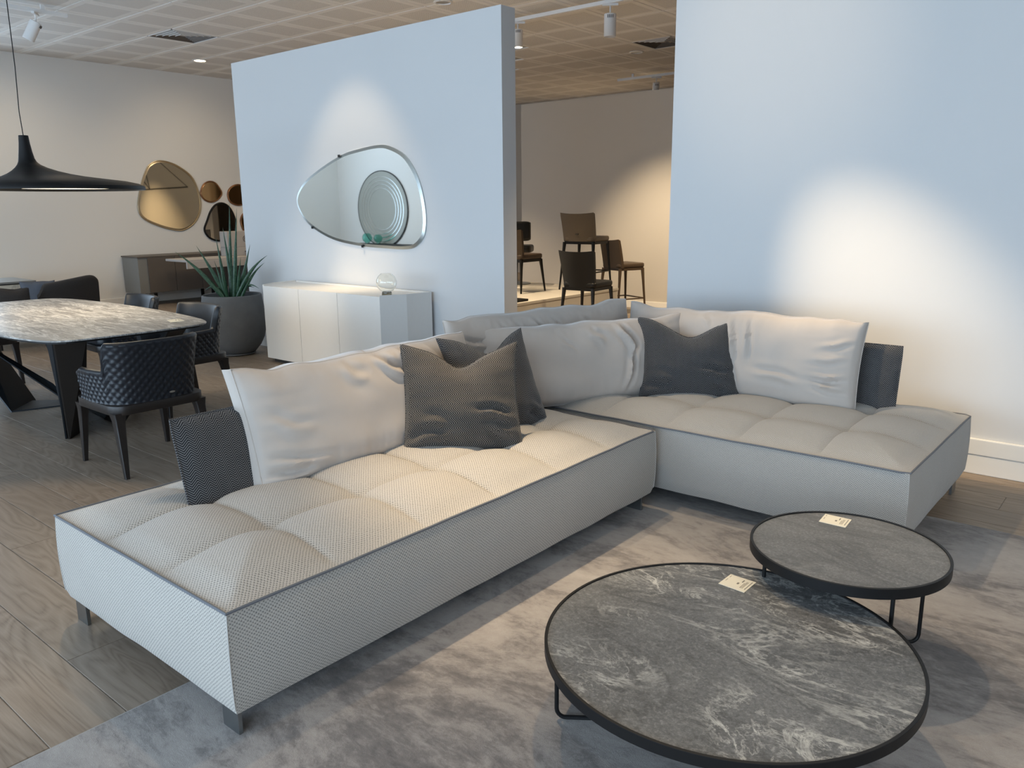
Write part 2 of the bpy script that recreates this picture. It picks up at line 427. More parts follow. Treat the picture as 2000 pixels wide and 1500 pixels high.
M = dict(
    wall=wall_paint('white_wall_paint', (0.70, 0.70, 0.70)),
    wall_warm=wall_paint('cream_wall_paint', (0.60, 0.565, 0.515)),
    wall_grey=wall_paint('pale_grey_wall_paint', (0.80, 0.80, 0.785)),
    base=wall_paint('white_skirting_paint', (0.84, 0.83, 0.80)),
    joint=plain('joint_glint_paint', (0.52, 0.47, 0.41), 0.8),  # pale colour paints in the glint along the board edges
    plank=wood_floor('oak_plank', False), floor=wood_floor('oak_floor_field', True),
    tile=tile_paint('perforated_ceiling_tile'), ceil=wall_paint('ceiling_grid_paint', (0.46, 0.44, 0.42)),
    white_metal=plain('white_powder_coat', (0.80, 0.80, 0.80), 0.4, var=0.02),
    louvre=plain('vent_shade_dark', (0.10, 0.09, 0.085), 0.5, var=0.05),
    sofa=weave('pale_basket_weave', (0.49, 0.455, 0.41), (0.135, 0.13, 0.125)),
    sofa2=weave('pale_melange_weave', (0.45, 0.425, 0.39), (0.165, 0.163, 0.16), 0.0065),
    pipe=plain('slate_piping', (0.14, 0.15, 0.17), 0.7),
    chrome=plain('brushed_gunmetal', (0.32, 0.34, 0.35), 0.3, 1.0, var=0.05),
    grey_cloth=cloth('taupe_velvet', (0.565, 0.505, 0.455)),
    herring=herringbone('charcoal_herringbone', (0.20, 0.195, 0.195), (0.007, 0.008, 0.011)),
    herring_x=herringbone('charcoal_herringbone_turned', (0.215, 0.19, 0.165), (0.008, 0.008, 0.009), rot=PI / 2),
    rug=rug_mat('distressed_rug_pile'), rug_edge=plain('rug_binding', (0.34, 0.32, 0.30), 0.9),
    black=plain('black_powder_coat', (0.006, 0.006, 0.0065), 0.5, var=0.2, spec=0.3),
    stone=stone('dark_grey_ceramic', (0.165, 0.168, 0.17), (0.11, 0.113, 0.116), (0.60, 0.60, 0.57), 1.7, (0.75, 1.45, 1.0), rot=-0.25, speck=0.85, cover=0.455, thin=34.0),
    stone2=stone('mid_grey_ceramic', (0.165, 0.168, 0.17), (0.115, 0.118, 0.12), (0.40, 0.40, 0.38), 2.0, (0.6, 1.7, 1.0), amount=0.35, speck=0.8, rot=0.2, cover=0.55),
    stone3=stone('pale_grey_ceramic', (0.30, 0.285, 0.268), (0.22, 0.208, 0.198), (0.78, 0.76, 0.73), 2.1, (0.40, 2.0, 1.0), rough=0.35, amount=0.95, speck=0.2, cover=0.34, thin=17.0),
    card=plain('cream_card', (0.80, 0.74, 0.60), 0.7, var=0.02), ink=plain('grey_print', (0.22, 0.20, 0.17), 0.8),
    leather=plain('black_navy_leather', (0.010, 0.0125, 0.018), 0.40, var=0.15, scale=160, bump=0.1),
    dark_wood=plain('wenge_wood', (0.018, 0.013, 0.011), 0.4, var=0.3, scale=30),
    steel=plain('steel_daylit_blue', (0.016, 0.020, 0.025), 0.45, 0.3, var=0.1),  # blue of the daylight painted into the base steel
    steel_brown_face=plain('steel_unlit_brown', (0.026, 0.021, 0.018), 0.45, 0.3, var=0.1),  # brown copy of the same steel for blade faces out of the daylight
    silver=plain('polished_nickel', (0.75, 0.74, 0.72), 0.2, 1.0),
    pot=plain('charcoal_fibrestone', (0.13, 0.133, 0.135), 0.7, var=0.35, scale=5, bump=0.15),
    soil=plain('dark_soil', (0.02, 0.016, 0.012), 0.95, scale=90, var=0.4),
    white_lacquer=plain('white_matt_lacquer', (0.80, 0.785, 0.755), 0.45, var=0.015),
    gap=plain('shadow_gap', (0.05, 0.045, 0.04), 0.8),
    mirror=mirror_mat('clear_mirror', (0.80, 0.86, 0.86)), mirror_edge=mirror_mat('bevelled_mirror_edge', (0.62, 0.66, 0.65), 0.3),
    gold_mirror=mirror_mat('bronze_mirror', (0.70, 0.64, 0.50), 0.035), amber_mirror=mirror_mat('amber_mirror', (0.80, 0.56, 0.30), 0.06),
    smoke_mirror=mirror_mat('smoked_mirror', (0.42, 0.40, 0.36), 0.03), gold=plain('brushed_brass', (0.55, 0.48, 0.36), 0.35, 1.0),
    copper=plain('copper_frame', (0.35, 0.20, 0.12), 0.35, 1.0),
    grey_lacquer=plain('taupe_lacquer', (0.105, 0.092, 0.082), 0.5, var=0.03), grey_side=plain('grey_lacquer_side', (0.20, 0.205, 0.20), 0.5, var=0.03),
    printer=plain('pale_grey_plastic', (0.42, 0.405, 0.40), 0.5, var=0.02),
    dark_fabric=plain('charcoal_boucle', (0.032, 0.028, 0.026), 0.95, var=0.5, scale=220, bump=0.4), shade_fabric=plain('blue_shade_fabric', (0.10, 0.115, 0.145), 0.95, var=0.3, scale=220, bump=0.3),
    marble=stone('cream_marble', (0.70, 0.64, 0.53), (0.62, 0.56, 0.46), (0.42, 0.36, 0.28), 0.9, rough=0.3, amount=0.4, speck=0.05),
    taupe=plain('taupe_leather', (0.115, 0.085, 0.055), 0.55, var=0.1, scale=120), brown=plain('brown_leather', (0.055, 0.035, 0.020), 0.5, var=0.1, scale=120),
    black_leather=plain('black_leather', (0.006, 0.006, 0.006), 0.45, var=0.2, scale=120),
    plinth=wall_paint('plinth_paint', (0.66, 0.62, 0.555)),
    glass=glass_mat('smoky_green_glass', (0.975, 0.98, 0.955)), glass_dark=glass_mat('thick_smoked_glass', (0.20, 0.19, 0.15)), green_glass=glass_mat('sea_green_glass', (0.45, 0.80, 0.72)),
    bulb=emit('warm_lamp_lens', (1.0, 0.80, 0.55), 40.0), panel=emit('warm_diffuser', (1.0, 0.85, 0.62), 6.0), lens_off=plain('grey_lamp_lens', (0.35, 0.33, 0.30), 0.3),
    disc=plain('grey_tinted_glass', (0.33, 0.335, 0.31), 0.35, var=0.03),
    blue_box=plain('blue_panel', (0.10, 0.17, 0.50), 0.5),
)

# ------------------------------------------------------------------ the setting
CEIL = 3.70
XL = -13.16
def struct(name, mb, mat, label, smooth=False, **kw):
    o = mb.build(name, mat, smooth=smooth, **kw)
    return tag(o, label, None, None, 'structure')

def proj(p):
    d = Vector(p) - EYE
    z = d.dot(_f)
    if z < 0.1: return None
    return 1000 + F_PX * d.dot(CR) / z, 750 - F_PX * d.dot(CU) / z, z

floor = struct('floor', MB().box(XL - 0.3, -4.2, -0.2, 4.3, 16.3, -0.004), M['joint'], 'grey brown oak plank floor across the showroom')
# boards the photograph lets one tell apart
PW, PL = 0.22, 1.9
plank_mesh = {}
def plank_me(x0, x1):
    key = round(x1 - x0, 3)
    if key not in plank_mesh:
        mb = MB().box(-key / 2 + 0.0009, -PW / 2 + 0.0012, -0.014, key / 2 - 0.0009, PW / 2 - 0.0012, 0)
        o = mb.build('plank', M['plank'], None, smooth=False, bevel=0.0016, seg=1)
        plank_mesh[key] = o.data; bpy.data.objects.remove(o)
    return plank_mesh[key]
far_mb = MB(); cand = []
for k in range(-8, 26):
    y = 0.90 + (k + 0.5) * PW
    off = (k * 0.731) % PL
    for j in range(-8, 4):
        x0 = -2.75 + j * PL + off - 0.0; x1 = x0 + PL
        if k == 0: x0, x1 = -2.75 + j * PL, -2.75 + (j + 1) * PL
        if x1 < -9.5 or x0 > 0.9: continue
        x0 = max(x0, XL)
        vis = False
        for sx in (0, 0.25, 0.5, 0.75, 1):
            q = proj((x0 + (x1 - x0) * sx, y, 0))
            if q and -60 < q[0] < 2060 and 0 < q[1] < 1560: vis = True
        c = Vector(((x0 + x1) / 2, y, 0))
        if y > 5.0 and not (-4.3 < c.x < -2.6): vis = False
        if -2.2 < x0 and x1 < 1.5 and 0.2 < y < 4.0: vis = False
        if vis: cand.append(((c - EYE).length, x0, x1, y))
        elif 0 < y < 6.2 or y <= 0: far_mb.box(x0 + .001, y - PW / 2 + .0012, -0.014, x1 - .001, y + PW / 2 - .0012, 0)
cand.sort()
for i, (d, x0, x1, y) in enumerate(cand):
    if i < 290:
        o = bpy.data.objects.new('plank', plank_me(x0, x1)); COL.objects.link(o)
        o.location = ((x0 + x1) / 2, y, 0); o.parent = floor
    else: far_mb.box(x0 + .001, y - PW / 2 + .0012, -0.014, x1 - .001, y + PW / 2 - .0012, 0)
ymax = 0.90 + 26 * PW
far_mb.box(XL, ymax, -0.014, 4.0, 16, 0)
far_mb.box(XL, -0.9, -0.014, -9.6, ymax, -0.0005)
tag(far_mb.build('plank_field', M['floor'], floor, smooth=False), kind='stuff')

# ceiling of perforated tiles in a lay-in grid
ceil = struct('ceiling', MB().box(XL - 0.3, -4.2, CEIL + 0.012, 4.3, 16.3, CEIL + 0.2), M['ceil'], 'suspended ceiling of perforated square tiles')
TX, TY, GX, GY = 0.632, 0.665, -10.73, 4.82
def vent_cell(i, j):
    return (i, j) in ((0, 1), (7, 8))
tile_o = MB().box(-TX / 2 + 0.006, -TY / 2 + 0.006, -0.004, TX / 2 - 0.006, TY / 2 - 0.006, 0.016).build('ceiling_tile', M['tile'], None, smooth=False, bevel=0.004, seg=1)
tile_me = tile_o.data; bpy.data.objects.remove(tile_o)
tc = []
for i in range(-4, 14):
    for j in range(-8, 17):
        x, y = GX + (i + 0.5) * TX, GY + (j + 0.5) * TY
        if x < XL + 0.1: continue
        if vent_cell(i, j): continue
        ok = False
        for sx in (-.5, .5):
            for sy in (-.5, .5):
                q = proj((x + sx * TX, y + sy * TY, CEIL))
                if q and -20 < q[0] < 1330 and -20 < q[1] < 230: ok = True
        q = proj((x, y, CEIL))
        if q and 470 < q[0] < 975 and q[1] > 135 - (q[0] - 453) * 0.214 + 25: ok = False
        if ok: tc.append(((Vector((x, y, CEIL)) - EYE).length, x, y))
tc.sort()
for k, (d, x, y) in enumerate(tc[:300]):
    o = bpy.data.objects.new('ceiling_tile', tile_me); COL.objects.link(o)
    o.location = (x, y, CEIL); o.parent = ceil

def wall(name, x0, y0, x1, y1, h, mat, label):
    return struct(name, MB().box(x0, y0, 0.0, x1, y1, h), mat, label)
wall('wall_middle', -8.02, 4.99, -4.26, 5.155, 3.0, M['wall'], 'white partition wall carrying the large egg shaped mirror')
wall('wall_right', -2.752, 4.975, 3.9, 5.15, 3.6, M['wall'], 'white wall behind the corner sofa')
wall('wall_rear', -8.4, 10.3, 3.9, 10.45, 3.06, M['wall_warm'], 'dim beige partition behind the bar stools')
wall('wall_far', XL, 14.4, 3.9, 14.6, CEIL, M['wall_warm'], 'cream wall at the very back past the beige partition')
wl = MB().box(XL - 0.15, -4.0, 0, XL, 1.0, CEIL).box(XL - 0.15, 4.1, 0, XL, 14.6, CEIL).box(XL - 0.15, 1.0, 0, XL, 4.1, 0.3).box(XL - 0.15, 1.0, 3.2, XL, 4.1, CEIL).box(XL - 0.12, 2.5, 0.3, XL - 0.04, 2.6, 3.2)
struct('wall_left', wl, M['wall_grey'], 'tall pale grey wall hung with organic mirrors')
wall('wall_front', XL, -0.62, -10.0, -0.42, CEIL, M['wall'], 'white wall seen in the egg shaped mirror')
wall('wall_side', 3.9, -4.0, 4.05, 14.6, CEIL, M['wall'], 'white wall on the photographer side')
# glazed front behind the photographer
gl = MB()
gl.box(-10.0, -4.0, 0, 3.9, -3.9, 0.15); gl.box(-10.0, -4.0, 3.15, 3.9, -3.9, CEIL)
for x in (-10.0, -6.75, -3.55, -0.35, 2.85):
    gl.box(x, -4.0, 0.15, x + 0.15, -3.9, 3.15)
gl.box(3.0, -4.0, 0.15, 3.9, -3.9, 3.15); gl.box(-10.0, -4.0, 0, -9.85, -0.42, CEIL)
struct('window_1', gl, M['wall'], 'glazed shop front frame behind the photographer')

def baseboard(name, x0, y0, x1, y1, label):
    mb = MB().box(x0, y0, 0.0, x1, y1, 0.11)
    b = struct(name, mb, M['base'], label, bevel=0.004)
    return b
baseboard('baseboard_right', -2.75, 4.957, 3.9, 4.975, 'white skirting along the wall behind the corner sofa')
tag(MB().box(-2.75, 4.952, 0.11, 3.9, 4.975, 0.205).build('baseboard_cap', M['base'], bpy.data.objects['baseboard_right'], smooth=False, bevel=0.008, seg=3))
baseboard('baseboard_middle', -8.02, 4.975, -4.26, 4.99, 'white skirting along the mirror partition')
baseboard('baseboard_left', XL, -0.4, XL + 0.018, 14.4, 'white skirting along the pale grey wall')
baseboard('baseboard_rear', -8.4, 10.282, 3.9, 10.3, 'skirting along the beige partition')

# ------------------------------------------------------------------ ceiling fittings
def ceiling_vent(x0, y0, label):
    r = empty('ceiling_vent', (x0 + TX / 2, y0 + TY / 2, CEIL)); tag(r, label, 'vent')
    a, b = TX / 2 - 0.008, TY / 2 - 0.008
    MB().box(-a, -b, 0.075, a, b, 0.1).build('backing', M['louvre'], r, smooth=False)
    fr = MB()
    for s in (-1, 1):
        fr.box(-a, s * b - 0.012 if s > 0 else -b, -0.006, a, s * b if s > 0 else -b + 0.012, 0.08)
        fr.box(s * a - 0.012 if s > 0 else -a, -b, -0.006, s * a if s > 0 else -a + 0.012, b, 0.08)
    fr.build('frame', M['white_metal'], r, smooth=False)
    for k in range(5):
        t0 = 0.95 - k * 0.18; t1 = t0 - 0.13
        for side in range(4):
            c, s_ = math.cos(side * PI / 2), math.sin(side * PI / 2)
            def P(u, v, z):
                x, y = u * c - v * s_, u * s_ + v * c
                return (x * a, y * b, z)
            MB().slab([P(-t0, -t0, -0.002), P(t0, -t0, -0.002), P(t1, -t1, 0.052), P(-t1, -t1, 0.052)], 0.003).build('louvre', M['white_metal'] if side in (0, 1) else M['louvre'], r, smooth=False)  # shade painted in: two sides take a dark copy of the white louvre
    return r
ceiling_vent(GX, GY + TY, 'square four way ceiling vent above the dining area')
ceiling_vent(GX + 7 * TX, GY + 8 * TY, 'square ceiling vent half hidden by the right wall')

def downlight(x, y, label, lit):
    r = empty('downlight', (x, y, CEIL - 0.004)); tag(r, label, 'downlight')
    MB().lathe([(0.085, 0.004), (0.105, 0.003), (0.11, -0.006), (0.085, -0.012), (0.078, -0.004), (0.078, 0.004)], 32).build('trim_ring', M['white_metal'], r)
    MB().lathe([(0.0, -0.002), (0.078, -0.002), (0.078, 0.003), (0, 0.003)], 32).build('lens', M['bulb'] if lit else M['lens_off'], r)
    return r
downlight(-11.83, 6.84, 'glowing round downlight near the mirror partition corner', True)
downlight(-6.64, 6.80, 'unlit chrome ringed downlight above the mirror partition', False)
downlight(-6.61, 10.80, 'small dim downlight seen over the beige partition', False)

def track(p0, p1, label):
    p0, p1 = Vector(p0), Vector(p1); L = (p1 - p0).length
    r = empty('lighting_track', p0, math.atan2(p1.y - p0.y, p1.x - p0.x)); tag(r, label, 'light track')
    MB().box(0, -0.02, -0.018, L, 0.02, 0.022).build('rail', M['white_metal'], r, smooth=False, bevel=0.002)
    for x in (0.0, L):
        MB().box(x - 0.012, -0.021, -0.019, x + 0.012, 0.021, 0.02).build('end_cap', M['white_metal'], r, smooth=False)
    for x in (0.12 * L, 0.88 * L):
        MB().box(x - 0.02, -0.01, 0.02, x + 0.02, 0.01, CEIL - p0.z - 0.004).build('hanger', M['white_metal'], r, smooth=False)
    return r
TZ = 3.62
track((-9.95, 2.2, TZ), (-9.95, 4.18, TZ), 'white light track in the top left corner of the ceiling')
track((-7.6, 7.75, TZ), (-3.9, 7.75, TZ), 'long white light track seen through the wall opening')
track((-8.0, 12.5, TZ), (-5.6, 12.5, TZ), 'short far light track above the beige partition')

def spot(x, y, tilt, rz, label, lit, rear_vents=True, s=1.0):
    r = empty('track_spotlight', (x, y, TZ - 0.018), rz); tag(r, label, 'spotlight')
    MB().box(-0.085, -0.017, -0.024, 0.085, 0.017, 0).build('adapter', M['white_metal'], r, smooth=False, bevel=0.003)
    MB().tube([(0, 0, -0.02), (0, 0, -0.09 * s)], 0.008, 10).build('stem', M['white_metal'], r)
    hd = MB().lathe([(0.0, 0.0), (0.043 * s, 0.0), (0.048 * s, -0.006), (0.048 * s, -0.165 * s), (0.044 * s, -0.17 * s), (0.042 * s, -0.15 * s), (0, -0.15 * s)], 32).build('head', M['white_metal'], r)
    hd.location = (0, 0, -0.075 * s); hd.rotation_euler = (tilt, 0, 0)
    MB().lathe([(0, -0.152 * s), (0.040 * s, -0.152 * s), (0.040 * s, -0.156 * s), (0, -0.156 * s)], 24).build('lens', M['bulb'] if lit else M['lens_off'], hd)
    if rear_vents:
        for k in range(4):
            MB().box(-0.022 * s + k * 0.013 * s, -0.0495 * s, -0.035 * s, -0.022 * s + k * 0.013 * s + 0.006 * s, -0.0455 * s, -0.012 * s).build('vent_slot', M['louvre'], hd, smooth=False)
    return r
spot(-9.95, 3.86, 0.5, PI * 0.8, 'white cylinder spotlight tilted on the top left track', False, s=1.25)
spot(-6.36, 7.75, 0.0, 0.7, 'lit white spotlight beside the partition end', True, s=1.15)
spot(-5.08, 7.75, 0.05, 0.6, 'unlit white spotlight with vent slots in the wall opening', False, s=1.35)
spot(-7.25, 12.5, 0.3, 0.7, 'small far spotlight above the beige partition', False, s=1.2)

# ------------------------------------------------------------------ rug
rug = empty('area_rug', (0, 0, 0)); tag(rug, 'distressed grey taupe area rug under the coffee tables', 'rug')
MB().prism(round_rect(-2.29, -0.75, 1.9, 4.09, 0.01, 2), 0.0, 0.011).build('pile', M['rug'], rug, smooth=False, bevel=0.003)
MB().tube([(-2.292, -0.752, 0.005), (1.902, -0.752, 0.005), (1.902, 4.092, 0.005), (-2.292, 4.092, 0.005)], 0.0055, 6, True).build('binding', M['rug_edge'], rug)

# ------------------------------------------------------------------ sofas
def sofa(name, x0, y0, x1, y1, nx, ny, mat, label, legs, z0=0.09, ze=0.41, seed=0):
    r = empty(name, ((x0 + x1) / 2, (y0 + y1) / 2, 0)); tag(r, label, 'sofa', 'modules of the corner sofa')
    w, d = x1 - x0, y1 - y0
    NX, NY = int(w / 0.0115), int(d / 0.0115)
    def top(u, v):
        cx, cy = abs(math.sin(PI * u * nx)), abs(math.sin(PI * v * ny))
        du, dv = min(u, 1 - u) * w, min(v, 1 - v) * d
        e = smooth01(min(du, dv) / 0.10)
        h = 0.020 * (cx ** 0.55) * (cy ** 0.55) + 0.006 * (cx ** 0.5 + cy ** 0.5)
        # deep pull at each crossing of seams
        fu, fv = u * nx, v * ny
        if 0.5 < fu < nx - 0.5 and 0.5 < fv < ny - 0.5:
            ddx, ddy = (fu - round(fu)) * w / nx, (fv - round(fv)) * d / ny
            h -= 0.014 * math.exp(-(ddx * ddx + ddy * ddy) / 0.0022)
        sx_ = abs(fu - round(fu)) * w / nx if 0.5 < fu < nx - 0.5 else 1
        sy_ = abs(fv - round(fv)) * d / ny if 0.5 < fv < ny - 0.5 else 1
        h -= 0.0042 * max(math.exp(-(sx_ / 0.011) ** 2), math.exp(-(sy_ / 0.011) ** 2)) * smooth01(min(du, dv) / 0.06)
        h += 0.032 * smooth01(min(du, dv) / 0.28)
        h += 0.004 * noise.noise(Vector((u * w * 4 + seed, v * d * 4, 1.3)))
        sag = 0.006 * noise.noise(Vector(((u * w) * 1.7 + seed * 3, v * d * 1.7, 9.0)))
        return ze + h * (0.35 + 0.65 * e) + sag * (1 - e) * 0.6
    P = [[(-w / 2 + w * i / NX, -d / 2 + d * j / NY, top(i / NX, j / NY)) for j in range(NY + 1)] for i in range(NX + 1)]
    mb = MB().grid(P)
    ring = [P[i][0] for i in range(NX)] + [P[NX][j] for j in range(NY)] + [P[i][NY] for i in range(NX, 0, -1)] + [P[0][j] for j in range(NY, 0, -1)]
    def out(p):
        ox = oy = 0
        if abs(p[0] - w / 2) < 1e-6: ox = 1
        if abs(p[0] + w / 2) < 1e-6: ox = -1
        if abs(p[1] - d / 2) < 1e-6: oy = 1
        if abs(p[1] + d / 2) < 1e-6: oy = -1
        return ox, oy
    rows = []
    K = 12
    for k in range(K + 1):
        t = k / K
        row = []
        for p in ring:
            ox, oy = out(p)
            cr = smooth01(min(w / 2 - abs(p[0]) if not ox else 1, 0.25) / 0.25) if oy and not ox else (smooth01(min(d / 2 - abs(p[1]), 0.25) / 0.25) if ox and not oy else 0.0)
            zz = p[2] + (z0 - p[2]) * t
            b = 0.016 * math.sin(PI * min(t * 1.05, 1)) * (0.35 + 0.65 * cr) - 0.009 * smooth01((t - 0.9) / 0.1) + 0.0035 * noise.noise(Vector((p[0] * 5 + seed, p[1] * 5, zz * 6)))
            row.append((p[0] + ox * b, p[1] + oy * b, zz + (0.006 * noise.noise(Vector((p[0] * 4, p[1] * 4, seed))) if k == K else 0)))
        rows.append(row)
    b0 = len(mb.v)
    mb.grid(rows, close_v=True)
    n = len(ring)
    mb.f.append(tuple(b0 + K * n + i for i in range(n)))
    mb.build('upholstered_base', mat, r, smooth=True, angle=40)
    pip = MB().tube([(p[0] + out(p)[0] * 0.002, p[1] + out(p)[1] * 0.002, p[2] + 0.001) for p in ring[::4]], 0.0045, 8, True)
    pip.build('piping', M['pipe'], r)
    for sx in (-1, 1):
        for sy in (-1, 1):
            path = []
            for k in range(K):
                t = k / K
                b = 0.016 * math.sin(PI * min(t * 1.05, 1)) * 0.35 - 0.009 * smooth01((t - 0.9) / 0.1)
                path.append((sx * (w / 2 + b), sy * (d / 2 + b), ze + (z0 - ze) * t))
            MB().tube(path, 0.0022, 6).build('corner_seam', M['seam'], r)
    for lx, ly, ax in legs:
        lx -= (x0 + x1) / 2; ly -= (y0 + y1) / 2
        hw = (0.042, 0.007) if ax == 'x' else (0.007, 0.042)
        zl = 0.011 if lx + (x0 + x1) / 2 > -2.3 and ly + (y0 + y1) / 2 < 4.09 else 0.0
        g = MB().box(lx - hw[0], ly - hw[1], zl, lx + hw[0], ly + hw[1], z0 + 0.01)
        g.build('leg', M['chrome'], r, smooth=False, bevel=0.0015, fix=True)
    return r
M['seam'] = plain('pale_seam_thread', (0.50, 0.48, 0.45), 0.8)
S1 = (-3.05, 1.03, -1.90, 3.36)
sofa1 = sofa('sofa_module', *S1, 3, 6, M['sofa'], 'long tufted sofa module in pale basket weave, nearest the camera', [(-1.965, 1.055, 'x'), (-2.98, 1.055, 'x'), (-1.965, 3.29, 'x'), (-2.98, 3.29, 'x')], seed=1)
S2 = (-3.05, 3.43, -0.755, 4.62)
sofa2 = sofa('sofa_module', *S2, 6, 3, M['sofa2'], 'tufted sofa module standing across the white wall', [(-0.79, 4.55, 'y'), (-0.79, 3.50, 'y'), (-2.98, 4.55, 'y'), (-2.4, 3.50, 'y')], seed=5)

def back_panel(parent, org, p0, p1, lean_dir, h, th, lean, z=0.40, mat='herring'):
    p0, p1 = Vector((*p0, 0)) - Vector((*org, 0)), Vector((*p1, 0)) - Vector((*org, 0))
    L = (p1 - p0).length
    N, K = 40, 14
    o = empty('tmp')
    rows_f = []; rows_b = []
    for i in range(N + 1):
        u = i / N
        eu = 1 - (abs(2 * u - 1)) ** 14
        f, b = [], []
        for k in range(K + 1):
            t = k / K
            et = 1 - max(0, (t - 0.0)) ** 16
            puff = th * 0.5 * math.sqrt(max(0.0, min(eu, et))) * (0.85 + 0.15 * math.sin(PI * t)) + 0.002
            wv = 0.003 * noise.noise(Vector((u * L * 5, t * 3, z)))
            f.append((u * L, -puff + wv, t * h + 0.012 * (u - 0.5) ** 2)); b.append((u * L, puff, t * h + 0.012 * (u - 0.5) ** 2))
        rows_f.append(f); rows_b.append(b)
    mb = MB().grid(rows_f).grid(rows_b, flip=True)
    for rows in (0, N):
        mb.grid([rows_f[rows], rows_b[rows]])
    mb.grid([[r[K] for r in rows_f], [r[K] for r in rows_b]]); mb.grid([[r[0] for r in rows_f], [r[0] for r in rows_b]])
    bpy.data.objects.remove(o)
    ob = mb.build('backrest', M[mat], parent, angle=60)
    ang = math.atan2(p1.y - p0.y, p1.x - p0.x)
    ob.matrix_local = Matrix.Translation((p0.x, p0.y, z)) @ Matrix.Rotation(ang, 4, 'Z') @ Matrix.Rotation(-lean, 4, 'X')
    edge = [(0.0, 0, h * t / 8 + 0.003) for t in range(9)] + [(L * t / 12, 0, h + 0.012 * ((t / 12) - .5) ** 2 + 0.001) for t in range(1, 13)] + [(L, 0, h * (1 - t / 8) + 0.003) for t in range(1, 9)]
    MB().tube(edge, 0.0045, 6).build('welt', M['herring'], ob)
    ob['label'] = 'charcoal herringbone back panel'
    return ob
o1 = ((S1[0] + S1[2]) / 2, (S1[1] + S1[3]) / 2); o2 = ((S2[0] + S2[2]) / 2, (S2[1] + S2[3]) / 2)
# local +X of the panel runs along the seat, its face looks to local -Y
back_panel(sofa1, o1, (-2.665, 1.35), (-2.665, 3.05), None, 0.36, 0.055, 0.27)
back_panel(sofa2, o2, (-2.55, 4.34), (-1.06, 4.34), None, 0.375, 0.06, 0.16)
back_panel(sofa2, o2, (-2.90, 3.46), (-2.72, 4.42), None, 0.36, 0.055, 0.2)

# ------------------------------------------------------------------ cushions
def cushion(name, w, h, th, mat, label, group, base, yaw, lean, folds=(), notch=0.0, ear=0.03, edge=0.006, p=2.6, seed=0, seam=None, roll=0.0, crease=0.004, N=None, wob=0.012):
    NU, NV = N or (int(w / 0.011), int(h / 0.011))
    def front(u, v, sgn):
        a, b = 1 - abs(u) ** p, 1 - abs(v) ** p
        y = (max(a, 0) * max(b, 0)) ** 0.55 * th / 2 + edge
        ex, ez = 1 - abs(u) ** 6, 1 - abs(v) ** 6
        x = u * w / 2 * (1 - ear * (1 - v * v) * (abs(u) ** 2))
        z = v * h / 2 * (1 - ear * (1 - u * u) * (abs(v) ** 2))
        if notch and v > -0.2:
            z -= notch * math.exp(-((u - 0.05) / 0.42) ** 2) * smooth01((v + 0.2) / 1.2) * 1.0
        z += 0.012 * noise.noise(Vector((u * w * 3.5 + seed * 2.3, 0.5, seed))) * smooth01(v) * 1.6 - 0.014 * smooth01(v) * (1 - abs(u) ** 3)
        d = 0.0
        if sgn < 0 or True:
            for (u0, v0, u1, v1, wd, am) in folds:
                ax, az, bx, bz = u0 * w / 2, v0 * h / 2, u1 * w / 2, v1 * h / 2
                px, pz = u * w / 2, v * h / 2
                L2 = (bx - ax) ** 2 + (bz - az) ** 2
                t = ((px - ax) * (bx - ax) + (pz - az) * (bz - az)) / L2
                tt = min(max(t, 0), 1)
                dx, dz = px - ax - tt * (bx - ax), pz - az - tt * (bz - az)
                wob_ = 0.25 * wd * math.sin(tt * 7 + seed)
                side = ((px - ax) * (bz - az) - (pz - az) * (bx - ax)) / math.sqrt(L2) + wob_
                fall = math.exp(-((math.hypot(dx, dz)) / (wd * 1.6)) ** 2) * math.sin(PI * min(max(tt, 0.02), 0.98)) ** 0.6
                d += 1.7 * am * fall * math.sin(side / wd * 2.2)
        q = Vector((u * w * 3.2 + seed * 7.1, v * h * 3.2, sgn * 3.0))
        d += wob * noise.noise(q) * min(1, max(a, 0) * 2) * min(1, max(b, 0) * 2)
        # puckers that run in from the seams
        rim = max(abs(u) ** 4, abs(v) ** 4)
        d += crease * rim * (1 - rim) * 4 * noise.noise(Vector((u * w * 16 * (abs(v) > abs(u)) + seed, v * h * 16 * (abs(u) >= abs(v)), seed * 1.7)))
        return (x, sgn * (y + d), z + h / 2)
    mb = MB()
    F = [[front(2 * i / NU - 1, 2 * j / NV - 1, -1) for j in range(NV + 1)] for i in range(NU + 1)]
    B = [[front(2 * i / NU - 1, 2 * j / NV - 1, 1) for j in range(NV + 1)] for i in range(NU + 1)]
    mb.grid(F); mb.grid(B, flip=True)
    ringF = [F[i][0] for i in range(NU)] + [F[NU][j] for j in range(NV)] + [F[i][NV] for i in range(NU, 0, -1)] + [F[0][j] for j in range(NV, 0, -1)]
    ringB = [B[i][0] for i in range(NU)] + [B[NU][j] for j in range(NV)] + [B[i][NV] for i in range(NU, 0, -1)] + [B[0][j] for j in range(NV, 0, -1)]
    mid = []
    for a_, b_ in zip(ringF, ringB):
        c = (Vector(a_) + Vector(b_)) / 2
        o_ = Vector((c.x, 0, c.z - h / 2)); 
        mid.append(tuple(c + o_.normalized() * (edge * 0.7)))
    mb.grid([ringF, mid, ringB], close_v=True, flip=True)
    r = empty(name); tag(r, label, 'cushion', group)
    ob = mb.build('cover', mat, r, angle=75)
    s = MB().tube(ringF[::2] if seam == 'box' else mid[::2], 0.0028 if seam == 'box' else 0.0022, 6, True)
    s.build('seam', mat, r)
    r.matrix_world = Matrix.Translation(base) @ Matrix.Rotation(yaw, 4, 'Z') @ Matrix.Rotation(-lean, 4, 'X') @ Matrix.Rotation(roll, 4, 'Y')
    return r
GC = 'grey back cushions of the corner sofa'
